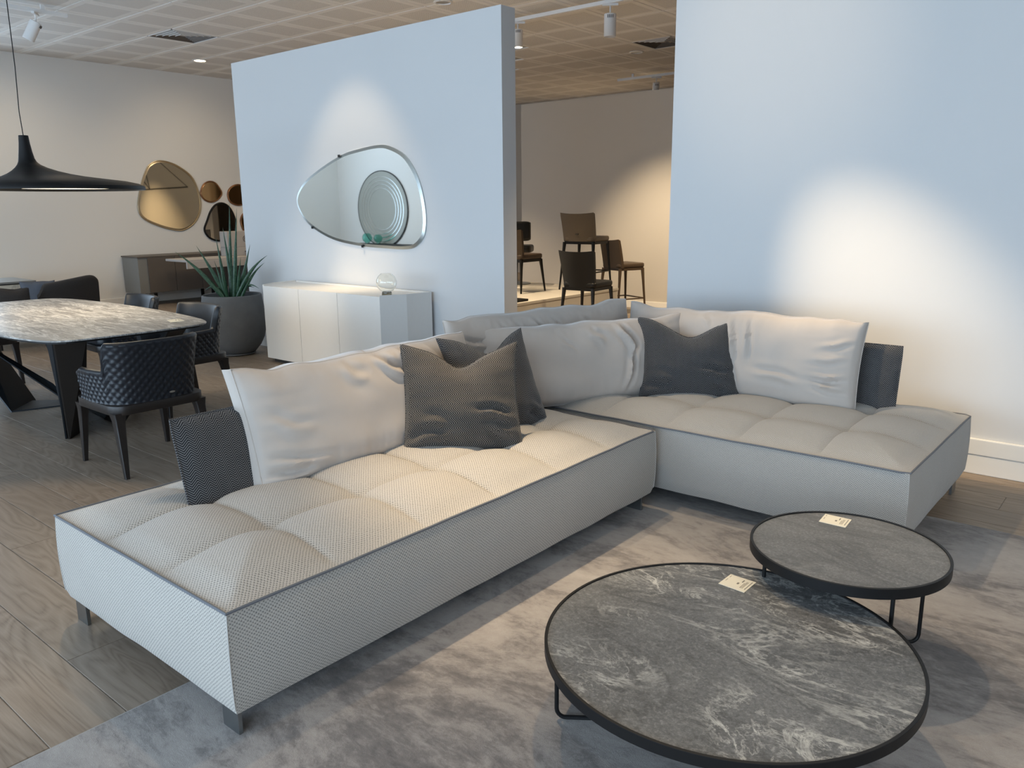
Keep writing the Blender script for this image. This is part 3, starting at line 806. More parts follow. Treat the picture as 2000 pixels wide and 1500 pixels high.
# yaw: direction of the cushion's width; its face looks to the right of that direction
Y90 = PI / 2
fold1 = [(0.0, 0.9, 0.22, 0.35, .03, .016), (0.22, 0.92, 0.46, 0.15, .03, .014), (-0.3, 0.85, -0.1, 0.45, .04, .008), (0.5, 0.9, 0.66, 0.2, .025, .008), (-0.95, -0.55, -0.5, -0.75, .02, .008), (-0.9, 0.1, -0.6, -0.2, .03, .006), (-0.98, -0.82, -0.62, -0.86, .022, .012)]
cushion('back_cushion', 1.30, 0.485, 0.17, M['grey_cloth'], 'large grey back cushion at the left end of the long module', GC, (-2.64, 2.265, 0.418), Y90, 0.33, fold1, seed=1, seam='box', edge=0.030, p=3.4, ear=0.02)
fold2 = [(-0.55, 0.7, -0.35, -0.1, .02, .016), (-0.40, 0.75, -0.22, 0.0, .018, .014), (-0.2, 0.8, -0.05, 0.1, .02, .012), (0.0, 0.7, 0.2, 0.0, .02, .012), (0.35, 0.7, 0.5, 0.2, .02, .007), (-0.95, 0.6, -0.7, 0.3, .02, .01), (-0.62, 0.5, -0.5, -0.3, .02, .01)]
cushion('back_cushion', 1.42, 0.50, 0.13, M['grey_cloth'], 'grey back cushion leaning rearmost in the corner between the modules', GC, (-2.73, 3.64, 0.43), Y90 - 0.15, 0.20, fold2, seed=2, edge=0.022, p=3.2, ear=0.02)
fold4 = [(0.30, 0.95, 0.42, 0.1, .025, .022), (0.42, 0.3, 0.30, -0.8, .02, .016), (0.85, 0.1, 0.5, -0.6, .03, .010), (0.85, -0.15, 0.45, -0.85, .03, .009), (0.0, 0.8, 0.15, 0.4, .03, .008), (0.7, 0.85, 0.8, 0.3, .02, .008), (-0.3, 0.6, -0.15, 0.2, .02, .006)]
cushion('back_cushion', 1.28, 0.45, 0.16, M['grey_cloth'], 'creased grey back cushion lying in front across the corner', GC, (-2.46, 3.625, 0.43), math.radians(61.5), 0.30, fold4, seed=3, edge=0.022, p=3.2, ear=0.02)
fold5 = [(0.02, 0.85, 0.10, -0.2, .022, .014), (0.16, 0.85, 0.2, -0.1, .02, .012), (0.05, -0.1, 0.12, -0.85, .02, .010), (0.25, -0.3, 0.62, -0.42, .025, .010), (0.95, 0.1, 0.7, 0.0, .02, .008), (0.97, -0.3, 0.7, -0.35, .02, .012), (0.97, -0.6, 0.72, -0.5, .02, .010), (0.96, 0.5, 0.75, 0.3, .02, .009), (-0.25, 0.95, -0.15, 0.6, .02, .006)]
cushion('back_cushion', 1.40, 0.485, 0.19, M['grey_cloth'], 'grey back cushion at the right end before the white wall', GC, (-1.93, 4.22, 0.425), 0.0, 0.22, fold5, seed=4, edge=0.022, p=3.2, ear=0.02)
HG = 'herringbone scatter cushions'
hf = [(-0.95, -0.75, -0.2, -0.62, .03, .012), (0.2, -0.28, 0.85, -0.36, .022, .016), (0.9, -0.8, 0.4, -0.65, .03, .012), (-0.7, -0.35, -0.2, -0.5, .03, .007)]
cushion('scatter_cushion', 0.53, 0.50, 0.17, M['herring_x'], 'brown grey herringbone scatter cushion in front, nearest the camera', HG, (-2.355, 2.47, 0.428), math.radians(47), 0.40, hf, notch=0.085, ear=0.07, seed=11, p=2.2)
cushion('scatter_cushion', 0.52, 0.52, 0.15, M['herring'], 'charcoal herringbone scatter cushion tucked behind another one', HG, (-2.40, 2.84, 0.425), math.radians(80), 0.44, [(0.9, -0.8, 0.4, -0.65, .03, .01)], notch=0.08, ear=0.09, seed=12, p=2.2)
cushion('scatter_cushion', 0.56, 0.48, 0.18, M['herring'], 'charcoal herringbone scatter cushion on the module by the wall', HG, (-2.045, 3.985, 0.415), math.radians(36), 0.34, hf, notch=0.085, ear=0.09, seed=13, p=2.2)

# ------------------------------------------------------------------ coffee tables
def coffee_table(x, y, r_, z, mat, label, angs, foot):
    r = empty('coffee_table', (x, y, 0.011)); tag(r, label, 'coffee table', 'pair of round coffee tables')
    z -= 0.011
    rim_h = 0.030 if r_ > 0.4 else 0.034
    MB().lathe([(r_ - 0.008, z), (r_, z), (r_ + 0.001, z - 0.001), (r_ + 0.001, z - rim_h), (r_ - 0.008, z - rim_h), (r_ - 0.008, z)], 128).build('rim', M['black'], r)
    MB().lathe([(0.0, z - 0.004), (r_ - 0.008, z - 0.004), (r_ - 0.008, z - 0.016), (0, z - 0.016)], 128).build('top', mat, r)
    rr = r_ - 0.035; t = 0.0065
    for a in angs:
        c, s = math.cos(a), math.sin(a)
        a2 = a + foot
        path = [(rr * c, rr * s, z - 0.016), (rr * c, rr * s, 0.035)]
        p0, p1 = Vector((rr * c, rr * s, t)), Vector((rr * math.cos(a2), rr * math.sin(a2), t))
        d = (p1 - p0).normalized()
        for k in range(1, 6):
            b = PI / 2 * k / 5
            path.append((p0.x + d.x * 0.028 * (1 - math.cos(b)), p0.y + d.y * 0.028 * (1 - math.cos(b)), t + 0.0285 * (1 - math.sin(b))))
        m = p0 + (p1 - p0) * 0.5
        path.append(tuple(m))
        MB().tube(path, t, 10).build('leg', M['black'], r)
        path2 = [(p1.x, p1.y, z - 0.016), (p1.x, p1.y, 0.035)]
        for k in range(1, 6):
            b = PI / 2 * k / 5
            path2.append((p1.x - d.x * 0.028 * (1 - math.cos(b)), p1.y - d.y * 0.028 * (1 - math.cos(b)), t + 0.0285 * (1 - math.sin(b))))
        path2.append(tuple(m))
        MB().tube(path2, t, 10).build('leg', M['black'], r)
    return r
coffee_table(-0.866, 1.973, 0.518, 0.28, M['stone'], 'large low coffee table with veined dark grey stone top', (math.radians(216), math.radians(306)), PI)
coffee_table(-0.744, 2.626, 0.312, 0.38, M['stone2'], 'smaller taller coffee table with plain mid grey stone top', (math.radians(222), math.radians(316)), PI)

def card(pts, z, label):
    P = [Vector((p[0], p[1], z)) for p in pts]
    c = sum(P, Vector()) / 4
    r = empty('price_card', c); tag(r, label, 'card', 'price cards on the table tops')
    q = [p - c for p in P]
    MB().hexa(q, [p + Vector((0, 0, 0.0012)) for p in q]).build('paper', M['card'], r, smooth=False)
    def at(u, v): return (q[0] * (1 - u) + q[1] * u) * (1 - v) + (q[3] * (1 - u) + q[2] * u) * v + Vector((0, 0, 0.0013))
    ink = MB()
    for (u0, v0, u1, v1) in ((.90, .12, .925, .80), (.80, .22, .815, .78), (.755, .22, .77, .78), (.71, .35, .725, .78), (.50, .45, .57, .58), (.60, .15, .64, .35), (.08, .1, .095, .25), (.08, .4, .095, .6)):
        b = [at(u0, v0), at(u1, v0), at(u1, v1), at(u0, v1)]
        ink.hexa(b, [p + Vector((0, 0, 0.0004)) for p in b])
    tag(ink.build('printed_lines', M['ink'], r, smooth=False), kind='stuff')
    return r
card([(-1.0426, 2.3836), (-0.9507, 2.3802), (-0.952, 2.2872), (-1.0447, 2.2952)], 0.2765, 'cream price card on the large coffee table')
card([(-0.901, 2.871), (-0.8073, 2.8731), (-0.8014, 2.7841), (-0.8946, 2.7831)], 0.3765, 'cream price card on the smaller coffee table')
card([(-5.4176, 2.7076), (-5.4066, 2.7958), (-5.2663, 2.7546), (-5.2722, 2.6581)], 0.7455, 'cream price card near the corner of the dining table')


# ------------------------------------------------------------------ dining table and chairs
tb = empty('dining_table', (-6.35, 2.33, 0)); tag(tb, 'long dining table with pale grey ceramic top and angular steel base', 'dining table')
outline = []
ctrl = [(1.33, -0.50), (1.36, 0.0), (1.33, 0.50), (0.7, 0.63), (0.0, 0.66), (-0.7, 0.63), (-1.33, 0.50), (-1.36, 0.0), (-1.33, -0.50), (-0.7, -0.63), (0.0, -0.66), (0.7, -0.63)]
def bowed(L, Wd, bx, by, r):
    # rectangle with bowed sides and rounded corners
    pts = []
    n = 24
    for k in range(n): t = -1 + 2 * k / n; pts.append((L + bx * (1 - t * t), t * Wd))
    for k in range(n): t = 1 - 2 * k / n; pts.append((t * L, Wd + by * (1 - t * t)))
    for k in range(n): t = 1 - 2 * k / n; pts.append((-L - bx * (1 - t * t), t * Wd))
    for k in range(n): t = -1 + 2 * k / n; pts.append((t * L, -Wd - by * (1 - t * t)))
    for _ in range(r):
        m = len(pts)
        pts = [((pts[i - 1][0] + 2 * pts[i][0] + pts[(i + 1) % m][0]) / 4, (pts[i - 1][1] + 2 * pts[i][1] + pts[(i + 1) % m][1]) / 4) for i in range(m)]
    return pts
MB().prism(bowed(1.30, 0.53, 0.04, 0.11, 7), 0.735, 0.745).build('ceramic_top', M['stone3'], tb, smooth=False, bevel=0.002)
MB().prism([(x * 0.985, y * 0.975) for x, y in bowed(1.30, 0.53, 0.04, 0.11, 7)], 0.722, 0.735).build('under_panel', M['black'], tb, smooth=False)
def plate(q, mat=None):
    MB().slab([(p[0] + 6.35, p[1] - 2.33, p[2]) for p in q], 0.012).build('base_blade', mat or M['steel'], tb, smooth=False, bevel=0.002)
plate([(-5.60, 2.04, 0), (-5.78, 2.22, 0), (-5.18, 2.06, .722), (-5.26, 1.90, .722)], M['steel_brown_face'])
plate([(-5.62, 2.03, 0), (-6.58, 2.46, 0.0), (-5.34, 1.88, .722), (-5.27, 1.90, .722)])
plate([(-6.72, 2.07, 0), (-7.00, 2.34, 0), (-7.62, 2.16, .722), (-7.50, 1.88, .722)])
plate([(-6.60, 2.46, 0), (-6.76, 2.40, 0.16), (-7.45, 1.86, .722), (-7.24, 1.84, .722)])
plate([(-6.72, 2.07, 0.004), (-6.60, 2.46, 0.004), (-6.75, 2.48, 0.012), (-6.95, 2.30, 0.012)])
plate([(-5.94, 2.42, 0), (-5.66, 2.42, 0), (-5.20, 2.62, .722), (-5.26, 2.78, .722)], M['steel_brown_face'])
plate([(-5.94, 2.43, 0), (-6.58, 2.50, 0), (-5.42, 2.80, .722), (-5.28, 2.79, .722)])
plate([(-6.95, 2.55, 0), (-6.66, 2.62, 0), (-7.30, 2.80, .722), (-7.48, 2.72, .722)])
MB().box(-1.0, -0.05, 0.70, 1.0, 0.05, 0.722).build('beam', M['steel'], tb, smooth=False)

def make_chair():
    r = empty('dining_chair')
    hw, bk, fr = 0.265, 0.265, -0.145
    plan = catmull([(-hw + 0.005, fr, 0), (-hw - 0.004, fr + 0.14, 0), (-hw, 0.05, 0), (-hw + 0.025, 0.175, 0), (-hw + 0.10, 0.245, 0), (0, bk, 0), (hw - 0.10, 0.245, 0), (hw - 0.025, 0.175, 0), (hw, 0.05, 0), (hw + 0.004, fr + 0.14, 0), (hw - 0.005, fr, 0)], 16, False)
    n = len(plan)
    arc = [0.0]
    for i in range(1, n): arc.append(arc[-1] + (plan[i] - plan[i - 1]).length)
    Lt = arc[-1]
    nrm = []
    for i in range(n):
        t = (plan[min(i + 1, n - 1)] - plan[max(i - 1, 0)]).normalized()
        nrm.append(Vector((-t.y, t.x, 0)) if False else Vector((-t.y, t.x, 0)))
    zb = 0.415
    def ztop(s):
        a = abs(s / Lt * 2 - 1)          # 0 at the middle of the back, 1 at the arm fronts
        k = smooth01((0.50 - a) / 0.08)
        arm = 0.592 - 0.02 * smooth01((a - 0.9) / 0.1)
        return arm + (0.755 - arm) * k + 0.008 * math.cos(a * PI / 2)
    NO, NI = 40, 10
    rows = []
    M2 = 190
    for q in range(M2 + 1):
        s = Lt * q / M2
        i = 0
        while i < n - 2 and arc[i + 1] < s: i += 1
        f = (s - arc[i]) / max(1e-9, arc[i + 1] - arc[i])
        c = plan[i].lerp(plan[i + 1], f); nn = nrm[i].lerp(nrm[i + 1], f).normalized()
        zt = ztop(s)
        row = []
        for k in range(NO + 1):
            t = k / NO; z = zb + (zt - zb) * t
            flare = 0.045 * ((z - zb) / 0.34) ** 1.5
            p = 0.042
            u1, u2 = (s + (z - zb) * 0.85) / p, (s - (z - zb) * 0.85) / p
            d1, d2 = abs(u1 - round(u1)) * p, abs(u2 - round(u2)) * p
            dist = min(d1, d2)
            inside = smooth01((zt - z) / 0.03)
            qd = 0.007 * (1 - math.exp(-(dist / 0.0085) ** 2)) * inside + 0.004 * (1 - inside)
            o_ = flare + 0.012 + qd
            row.append(c + nn * o_ + Vector((0, 0, z)))
        fl = 0.045 * ((zt - zb) / 0.34) ** 1.5
        for a in (0.25, 0.5, 0.75, 1.0):
            an = PI * a
            row.append(c + nn * (fl - 0.006 + 0.020 * math.cos(an)) + Vector((0, 0, zt + 0.015 * math.sin(an))))
        for k in range(1, NI + 1):
            t = 1 - k / NI; z = zb + (zt - zb) * t
            flare = 0.045 * ((z - zb) / 0.34) ** 1.5
            row.append(c + nn * (flare - 0.030 - 0.012 * math.sin(PI * t)) + Vector((0, 0, z)))
        rows.append(row)
    mb = MB().grid(rows)
    b = len(mb.v)
    mb.f.append(tuple(range(len(rows[0]) - 1, -1, -1)))
    mb.f.append(tuple(b - len(rows[0]) + k for k in range(len(rows[0]))))
    mb.build('backrest', M['leather'], r, angle=50)
    seat = MB().prism(round_rect(-0.232, -0.245, 0.232, 0.225, 0.07), 0.415, 0.475).build('seat', M['leather'], r, bevel=0.018, seg=4)
    MB().prism(round_rect(-0.282, -0.262, 0.282, 0.290, 0.10), 0.362, 0.416).build('apron', M['dark_wood'], r, bevel=0.004)
    for sx in (-1, 1):
        for (y0, y1, top) in ((-0.225, -0.245, 0.026), (0.235, 0.305, 0.030)):
            x0, x1 = sx * 0.243, sx * 0.262
            P = []
            for t, hw_ in ((0, top * 1.25), (0.12, top * 0.95), (0.3, top * 0.82), (1, 0.0125)):
                z = 0.375 * (1 - t); cx = x0 + (x1 - x0) * t; cy = y0 + (y1 - y0) * t
                P.append([(cx + a * hw_, cy + b_ * hw_, z) for a, b_ in ((-1, -.8), (-.8, -1), (.8, -1), (1, -.8), (1, .8), (.8, 1), (-.8, 1), (-1, .8))])
            m_ = MB().grid(P, close_v=True)
            m_.f.append(tuple(range(8))); m_.f.append(tuple(range(31, 23, -1)))
            m_.build('leg', M['dark_wood'], r, angle=30)
    bd = MB().prism([(0.018 * math.cos(a * PI / 8), 0.006 * math.sin(a * PI / 8)) for a in range(16)], 0, 0.003).build('badge', M['silver'], r)
    bd.rotation_euler = (-PI / 2, 0, 0); bd.location = (-0.06, 0.29, 0.452)
    return r
proto = make_chair()
CG = 'quilted dining chairs round the table'
for i, (x, y, rz, lab) in enumerate([
        (-4.78, 2.17, -PI / 2, 'black quilted dining chair at the near head of the table, back to the camera'),
        (-5.87, 2.98, 0.05, 'black quilted dining chair at the far side of the table, closest to the plant pot'),
        (-6.93, 3.02, -0.05, 'black dining chair at the far side of the table, second from the plant pot'),
        (-8.05, 2.27, PI / 2, 'dark dining chair at the far head of the table, barely in the picture')]):
    o = proto if i == 0 else copy_tree(proto)
    o.location = (x, y, 0); o.rotation_euler = (0, 0, rz)
    tag(o, lab, 'chair', CG)

# ------------------------------------------------------------------ pendant lamp over the table
pl = empty('pendant_lamp', (-6.6, 2.372, 0)); tag(pl, 'large black pendant lamp with a swooping off centre shade', 'pendant lamp')
ox, oy, RR = 0.26 * CR.x, 0.26 * CR.y, 0.54
rows = []
prof = [(0, 2.035, .031), (0, 2.03, .032), (0, 1.98, .036), (0, 1.92, .044), (0, 1.875, .052), (0, 1.85, .060), (0, 1.83, .075), (0, 1.808, .105), (0, 1.785, .15), (0, 1.764, .205), (0, 1.746, .27), (0, 1.728, .36), (0, 1.710, .455), (0, 1.692, .51), (0, 1.672, .537), (0, 1.648, .54)]
for k in range(72):
    a = 2 * PI * k / 72
    row = []
    for t, z, rad in prof:
        f = max(0.0, (rad - 0.05) / (RR - 0.05))
        row.append((ox * f + rad * math.cos(a), oy * f + rad * math.sin(a), z))
    for rad, z in ((0.534, 1.646), (0.525, 1.668), (0.0, 1.68)):
        row.append((ox + rad * math.cos(a), oy + rad * math.sin(a), z))
    rows.append(row)
MB().grid(rows, close_u=True).build('shade', M['black'], pl, angle=50)
MB().lathe([(0.0, 1.672), (0.50, 1.672), (0.515, 1.666), (0.0, 1.662)], 64, (ox, oy)).build('diffuser', M['panel'], pl)
MB().tube([(0, 0, 2.03), (-.005, -.004, 2.2), (0.004, 0.006, 2.5), (0.0, 0.012, 2.95), (0.0, 0.01, 3.3), (0, 0.01, CEIL)], 0.0035, 6).build('cable', M['black'], pl)
MB().lathe([(0.0, CEIL - 0.03), (0.05, CEIL - 0.03), (0.055, CEIL - 0.004), (0, CEIL - 0.004)], 24).build('ceiling_rose', M['black'], pl)
spot_light('lamp_pendant', (-6.6 + ox, 2.372 + oy, 1.645), (-6.6 + ox, 2.372 + oy, 0), 22 * K['pend'], 150, 0.6, radius=0.35)

# ------------------------------------------------------------------ potted plant
def leaf_material():
    t = NT('banded_green_leaf'); v = t.coord('Object', scale=(1, 1, 1))
    n1 = t.noise(v, 45, 3, 0.6, 1.0); n2 = t.noise(v, 6, 2)
    c = t.ramp(n1, [(0.35, (0.014, 0.045, 0.024)), (0.55, (0.035, 0.095, 0.05)), (0.75, (0.11, 0.18, 0.10))])
    t.set(t.mix(t.math('MULTIPLY', n2, 0.4), c, (0.02, 0.06, 0.03)), 0.4, spec=0.5)
    return t.m
M['leaf'] = leaf_material()
PX, PY = -7.60, 4.52
pp = empty('potted_plant', (PX, PY, 0)); tag(pp, 'spiky snake plant in a round charcoal pot beside the white sideboard', 'potted plant')
MB().lathe([(0.0, 0.02), (0.17, 0.02), (0.205, 0.035), (0.26, 0.10), (0.30, 0.18), (0.322, 0.28), (0.325, 0.36), (0.318, 0.46), (0.305, 0.56), (0.297, 0.625), (0.290, 0.632), (0.282, 0.625), (0.285, 0.56), (0.0, 0.56)], 64).build('pot', M['pot'], pp)
MB().lathe([(0.0, 0.0), (0.17, 0.0), (0.195, 0.012), (0.195, 0.022), (0.18, 0.024), (0, 0.024)], 48).build('saucer', M['pot'], pp)
MB().lathe([(0.0, 0.575), (0.2, 0.572), (0.284, 0.565), (0.284, 0.555), (0, 0.555)], 40).build('soil', M['soil'], pp)
tips = [(-8.042, 4.181, 1.071, .3, .022), (-7.871, 4.325, 1.132, .2, .022), (-7.711, 4.459, 1.223, .1, .020), (-7.628, 4.50, 1.31, .05, .022), (-7.565, 4.56, 1.566, .0, .021), (-7.503, 4.60, 1.504, -.05, .020), (-7.409, 4.66, 1.141, -.15, .024), (-7.265, 4.76, 1.03, .55, .020), (-7.327, 4.76, 0.952, .5, .016), (-7.363, 4.70, 0.687, 1.0, .018), (-7.836, 4.355, 0.666, 1.0, .016), (-7.42, 4.55, 1.021, .2, .018), (-7.74, 4.435, 0.983, .1, .016), (-7.457, 4.70, 0.693, .9, .016), (-7.60, 4.62, 1.10, .1, .018), (-7.55, 4.40, 0.86, .2, .018), (-7.68, 4.62, 0.92, .2, .016)]
for i, (x, y, z, bend, wd) in enumerate(tips):
    tip = Vector((x - PX, y - PY, z)); hor = Vector((tip.x, tip.y, 0))
    root = hor * 0.16 + Vector((0.03 * math.cos(i * 2.4), 0.03 * math.sin(i * 2.4), 0.565))
    path, rad = [], []
    for k in range(13):
        t = k / 12
        mid = root.lerp(tip, t)
        mid.z += bend * 0.26 * math.sin(PI * t) * (hor.length + 0.06)
        path.append(mid); rad.append(wd * (0.85 + 0.3 * math.sin(PI * min(1, t * 1.4))) * max(0.03, (1 - t ** 2.2)))
    MB().tube(path, rad, 8).build('leaf', M['leaf'], pp)

# ------------------------------------------------------------------ white sideboard, vase, large mirror
sb = empty('sideboard', (-6.08, 4.72, 0)); tag(sb, 'white faceted sideboard standing below the egg shaped mirror', 'sideboard')
out6 = [(-6.95, 4.475), (-5.21, 4.475), (-5.10, 4.68), (-5.07, 4.95), (-7.09, 4.95), (-7.06, 4.68)]
loc6 = [(x + 6.08, y - 4.72) for x, y in out6]
ins = [(x * 0.985, y * 0.97) for x, y in loc6]
MB().prism(ins, 0.045, 0.745).build('body', M['white_lacquer'], sb, smooth=False, bevel=0.002)
MB().prism([(x * 0.93, y * 0.85) for x, y in loc6], 0.0, 0.045).build('plinth', M['gap'], sb, smooth=False)
for k in range(3):
    x0, x1 = -0.87 + k * 0.58, -0.87 + (k + 1) * 0.58
    MB().box(x0 + 0.0022, -0.247, 0.042, x1 - 0.0022, -0.228, 0.758).build('door', M['white_lacquer'], sb, smooth=False, bevel=0.0012)
for a, b in ((1, 2), (2, 3), (4, 5), (5, 0)):
    p, q = Vector((*loc6[a], 0)), Vector((*loc6[b], 0))
    n_ = Vector(((q - p).y, -(q - p).x, 0)).normalized() * 0.012
    sp_ = MB().hexa([p - n_, q - n_, q, p], [v + Vector((0, 0, 0.77)) for v in (p - n_, q - n_, q, p)]).build('side_panel', M['white_lacquer'], sb, smooth=False)
    for v in sp_.data.vertices:
        if v.co.z < 0.1: v.co.z = 0.042
MB().box(-0.96, 0.212, 0.74, 0.99, 0.23, 0.77).build('rear_lip', M['white_lacquer'], sb, smooth=False)
MB().prism(ins, 0.745, 0.757).build('top', M['white_lacquer'], sb, smooth=False)

vs = empty('glass_vase', (-5.26, 4.60, 0.757)); tag(vs, 'round clear glass vase with dark foot on the white sideboard', 'vase')
R0 = 0.088
prof = []
for k in range(15):
    a = -PI / 2 + 0.42 + (PI - 0.42 - 0.55) * k / 14
    prof.append((R0 * math.cos(a), 0.030 + R0 * 0.94 + R0 * math.sin(a)))
inner = [(r_ - 0.003, z_) for r_, z_ in prof[::-1]]
MB().lathe([(0.0, prof[0][1] - 0.001)] + prof + inner + [(0.0, prof[0][1] + 0.005)], 48).build('bowl', M['glass'], vs)
MB().lathe([(0.0, 0.0), (0.043, 0.0), (0.045, 0.004), (0.042, 0.028), (0.034, 0.033), (0.0, 0.033)], 40).build('foot', M['glass_dark'], vs)

def wall_mirror(name, pts, plane, axis, label, face, rim, frame_r=0.0, group=None, th=0.018, bevel_w=0.028):
    # pts are (along, z); plane is the wall-side coordinate, the glass stands off it by th
    sgn = -1 if axis == 'y' else 1
    oc = catmull([(p[0], p[1], 0) for p in pts], 8)
    c = sum(oc, Vector()) / len(oc)
    def P(v, off):
        return (v.x - c.x, sgn * off, v.y - c.y) if axis == 'y' else (sgn * off, v.x - c.x, v.y - c.y)
    r = empty(name, (c.x, plane, c.y) if axis == 'y' else (plane, c.x, c.y)); tag(r, label, 'mirror', group)
    def inset(d):
        out = []
        m = len(oc)
        for i, p in enumerate(oc):
            t = (oc[(i + 1) % m] - oc[i - 1]).normalized(); nn = Vector((-t.y, t.x, 0))
            if (c - p).dot(nn) < 0: nn = -nn
            out.append(p + nn * d)
        return out
    i1 = inset(bevel_w)
    mb = MB()
    n = len(oc)
    mb.add([P(p, th + 0.002) for p in i1], [tuple(range(n))])
    gl = mb.build('glass', face, r, smooth=False, fix=False).data
    if gl.polygons[0].normal.dot(Vector((0, sgn, 0) if axis == 'y' else (sgn, 0, 0))) < 0: gl.flip_normals()
    mb = MB().grid([[P(p, th + 0.002) for p in i1], [P(p, th - 0.006) for p in oc], [P(p, 0.002) for p in oc]], close_v=True)
    mb.build('polished_edge', rim, r, angle=30)
    if frame_r:
        MB().tube([P(p, th * 0.6) for p in oc], frame_r, 8, True).build('frame', rim, r)
    return r
BIG = [(-7.004, 1.585), (-6.884, 1.733), (-6.621, 1.862), (-6.255, 1.985), (-5.99, 2.028), (-5.704, 2.049), (-5.535, 2.018), (-5.373, 1.94), (-5.251, 1.802), (-5.182, 1.649), (-5.145, 1.475), (-5.145, 1.344), (-5.183, 1.233), (-5.284, 1.155), (-5.419, 1.129), (-5.696, 1.131), (-6.06, 1.146), (-6.444, 1.197), (-6.761, 1.307), (-6.935, 1.432)]
bm_ = wall_mirror('wall_mirror', BIG, 4.99, 'y', 'large frameless egg shaped mirror hanging above the white sideboard', M['mirror'], M['mirror_edge'])
for (x, z, a) in ((-6.28, 1.978, .5), (-6.76, 1.31, .5), (-6.0, 1.143, .3)):
    k = MB().box(-0.012, -0.026, -0.012, 0.012, -0.018, 0.012).build('clip', M['black'], bm_, smooth=False)
    k.location = (x - bm_.location.x, 0, z - bm_.location.z)
LG = 'organic mirrors on the pale grey wall'
wall_mirror('wall_mirror', [(6.289, 1.584), (6.367, 1.872), (6.487, 2.135), (6.577, 2.231), (6.715, 2.28), (6.889, 2.26), (7.061, 2.189), (7.244, 2.052), (7.339, 1.857), (7.381, 1.619), (7.338, 1.419), (7.205, 1.248), (7.009, 1.154), (6.814, 1.172), (6.602, 1.236), (6.398, 1.33), (6.305, 1.433)], XL, 'x', 'big pebble shaped bronze mirror on the pale grey wall', M['gold_mirror'], M['gold'], 0.012, LG)
wall_mirror('wall_mirror', [(7.398, 1.791), (7.461, 1.911), (7.577, 1.966), (7.687, 1.941), (7.761, 1.848), (7.791, 1.767), (7.721, 1.672), (7.595, 1.618), (7.479, 1.645), (7.412, 1.712)], XL, 'x', 'small round amber mirror right beside the big bronze one', M['amber_mirror'], M['copper'], 0.012, LG, bevel_w=0.015)
wall_mirror('wall_mirror', [(7.905, 1.754), (7.953, 1.85), (8.068, 1.913), (8.193, 1.907), (8.28, 1.812), (8.285, 1.686), (8.212, 1.589), (8.098, 1.562), (7.975, 1.597), (7.919, 1.659)], XL, 'x', 'small round amber mirror partly hidden by the partition, showing a lamp', M['amber_mirror'], M['copper'], 0.012, LG, bevel_w=0.015)
wall_mirror('wall_mirror', [(7.408, 1.163), (7.475, 1.31), (7.549, 1.457), (7.65, 1.564), (7.775, 1.598), (7.893, 1.549), (7.975, 1.425), (8.014, 1.258), (7.959, 1.092), (7.839, 0.985), (7.682, 0.956), (7.547, 0.982), (7.449, 1.053)], XL, 'x', 'black framed smoked mirror behind the plant leaves', M['smoke_mirror'], M['black'], 0.018, LG, bevel_w=0.012)
wall_mirror('wall_mirror', [(8.119, 1.283), (8.179, 1.408), (8.311, 1.449), (8.437, 1.391), (8.475, 1.262), (8.415, 1.15), (8.278, 1.082), (8.168, 1.114)], XL, 'x', 'sliver of a copper framed mirror below the half hidden amber one', M['amber_mirror'], M['copper'], 0.014, LG, bevel_w=0.012)

# slim black pendant that the bronze mirror shows; it hangs in the aisle behind the partition
lp = empty('linear_pendant', (-9.52, 8.6, 0)); tag(lp, 'slim black bar pendant seen reflected in the bronze mirror', 'pendant lamp')
def rod(name, a, b, r_): MB().tube([(0, a[0] - 8.6, a[1]), (0, b[0] - 8.6, b[1])], r_, 8).build(name, M['black'], lp)
rod('bar', (8.17, 1.905), (9.14, 1.97), 0.014)
rod('diagonal_rod', (9.14, 1.97), (8.25, 2.75), 0.007)
rod('hanger', (8.30, 1.915), (8.24, 2.30), 0.009)
rod('hanger', (8.30, 1.915), (8.16, 2.12), 0.009)
rod('cable', (8.25, 2.75), (8.25, CEIL), 0.003)
rod('cable', (8.24, 2.30), (8.25, 2.75), 0.003)

# ------------------------------------------------------------------ grey cabinet, desk and printer by the left wall
gc = empty('cabinet', (-12.85, 7.4, 0)); tag(gc, 'low taupe lacquered cabinet against the pale grey wall', 'cabinet')
MB().box(-0.27, -1.48, 0.20, 0.255, 1.5, 0.76).build('body', M['grey_side'], gc, smooth=False, bevel=0.003)
MB().box(-0.28, -1.49, 0.76, 0.272, 1.51, 0.782).build('top', M['grey_lacquer'], gc, smooth=False, bevel=0.003)
for k in range(6):
    MB().box(0.257, -1.33 + k * 0.45, 0.21, 0.275, -1.33 + (k + 1) * 0.45 - 0.006, 0.757).build('door', M['grey_lacquer'], gc, smooth=False, bevel=0.002)
for y in (-1.2, -0.2, 0.8, 1.35):
    MB().box(0.15, y - 0.02, 0.0, 0.19, y + 0.02, 0.2).build('leg', M['black'], gc, smooth=False)
    MB().box(-0.2, y - 0.02, 0.0, -0.16, y + 0.02, 0.2).build('leg', M['black'], gc, smooth=False)
dk = empty('desk', (-12.1, 7.3, 0)); tag(dk, 'pale reception desk behind the plant leaves', 'desk')
MB().box(-0.35, -1.0, 0.70, 0.30, 1.2, 0.735).build('desktop', M['printer'], dk, smooth=False, bevel=0.003)
MB().box(0.28, -1.0, 0.60, 0.31, 1.2, 0.705).build('front_panel', M['printer'], dk, smooth=False, bevel=0.003)
for y in (0.3, 1.15):
    MB().box(-0.3, y - 0.03, 0.0, 0.26, y + 0.03, 0.70).build('leg', M['grey_lacquer'], dk, smooth=False)
pr = empty('printer', (-12.25, 7.60, 0.735)); tag(pr, 'pale grey office printer with round logo on the desk', 'printer')
MB().box(-0.18, -0.34, 0.14, 0.05, 0.32, 0.40).build('scanner_lid', M['printer'], pr, smooth=False, bevel=0.006)
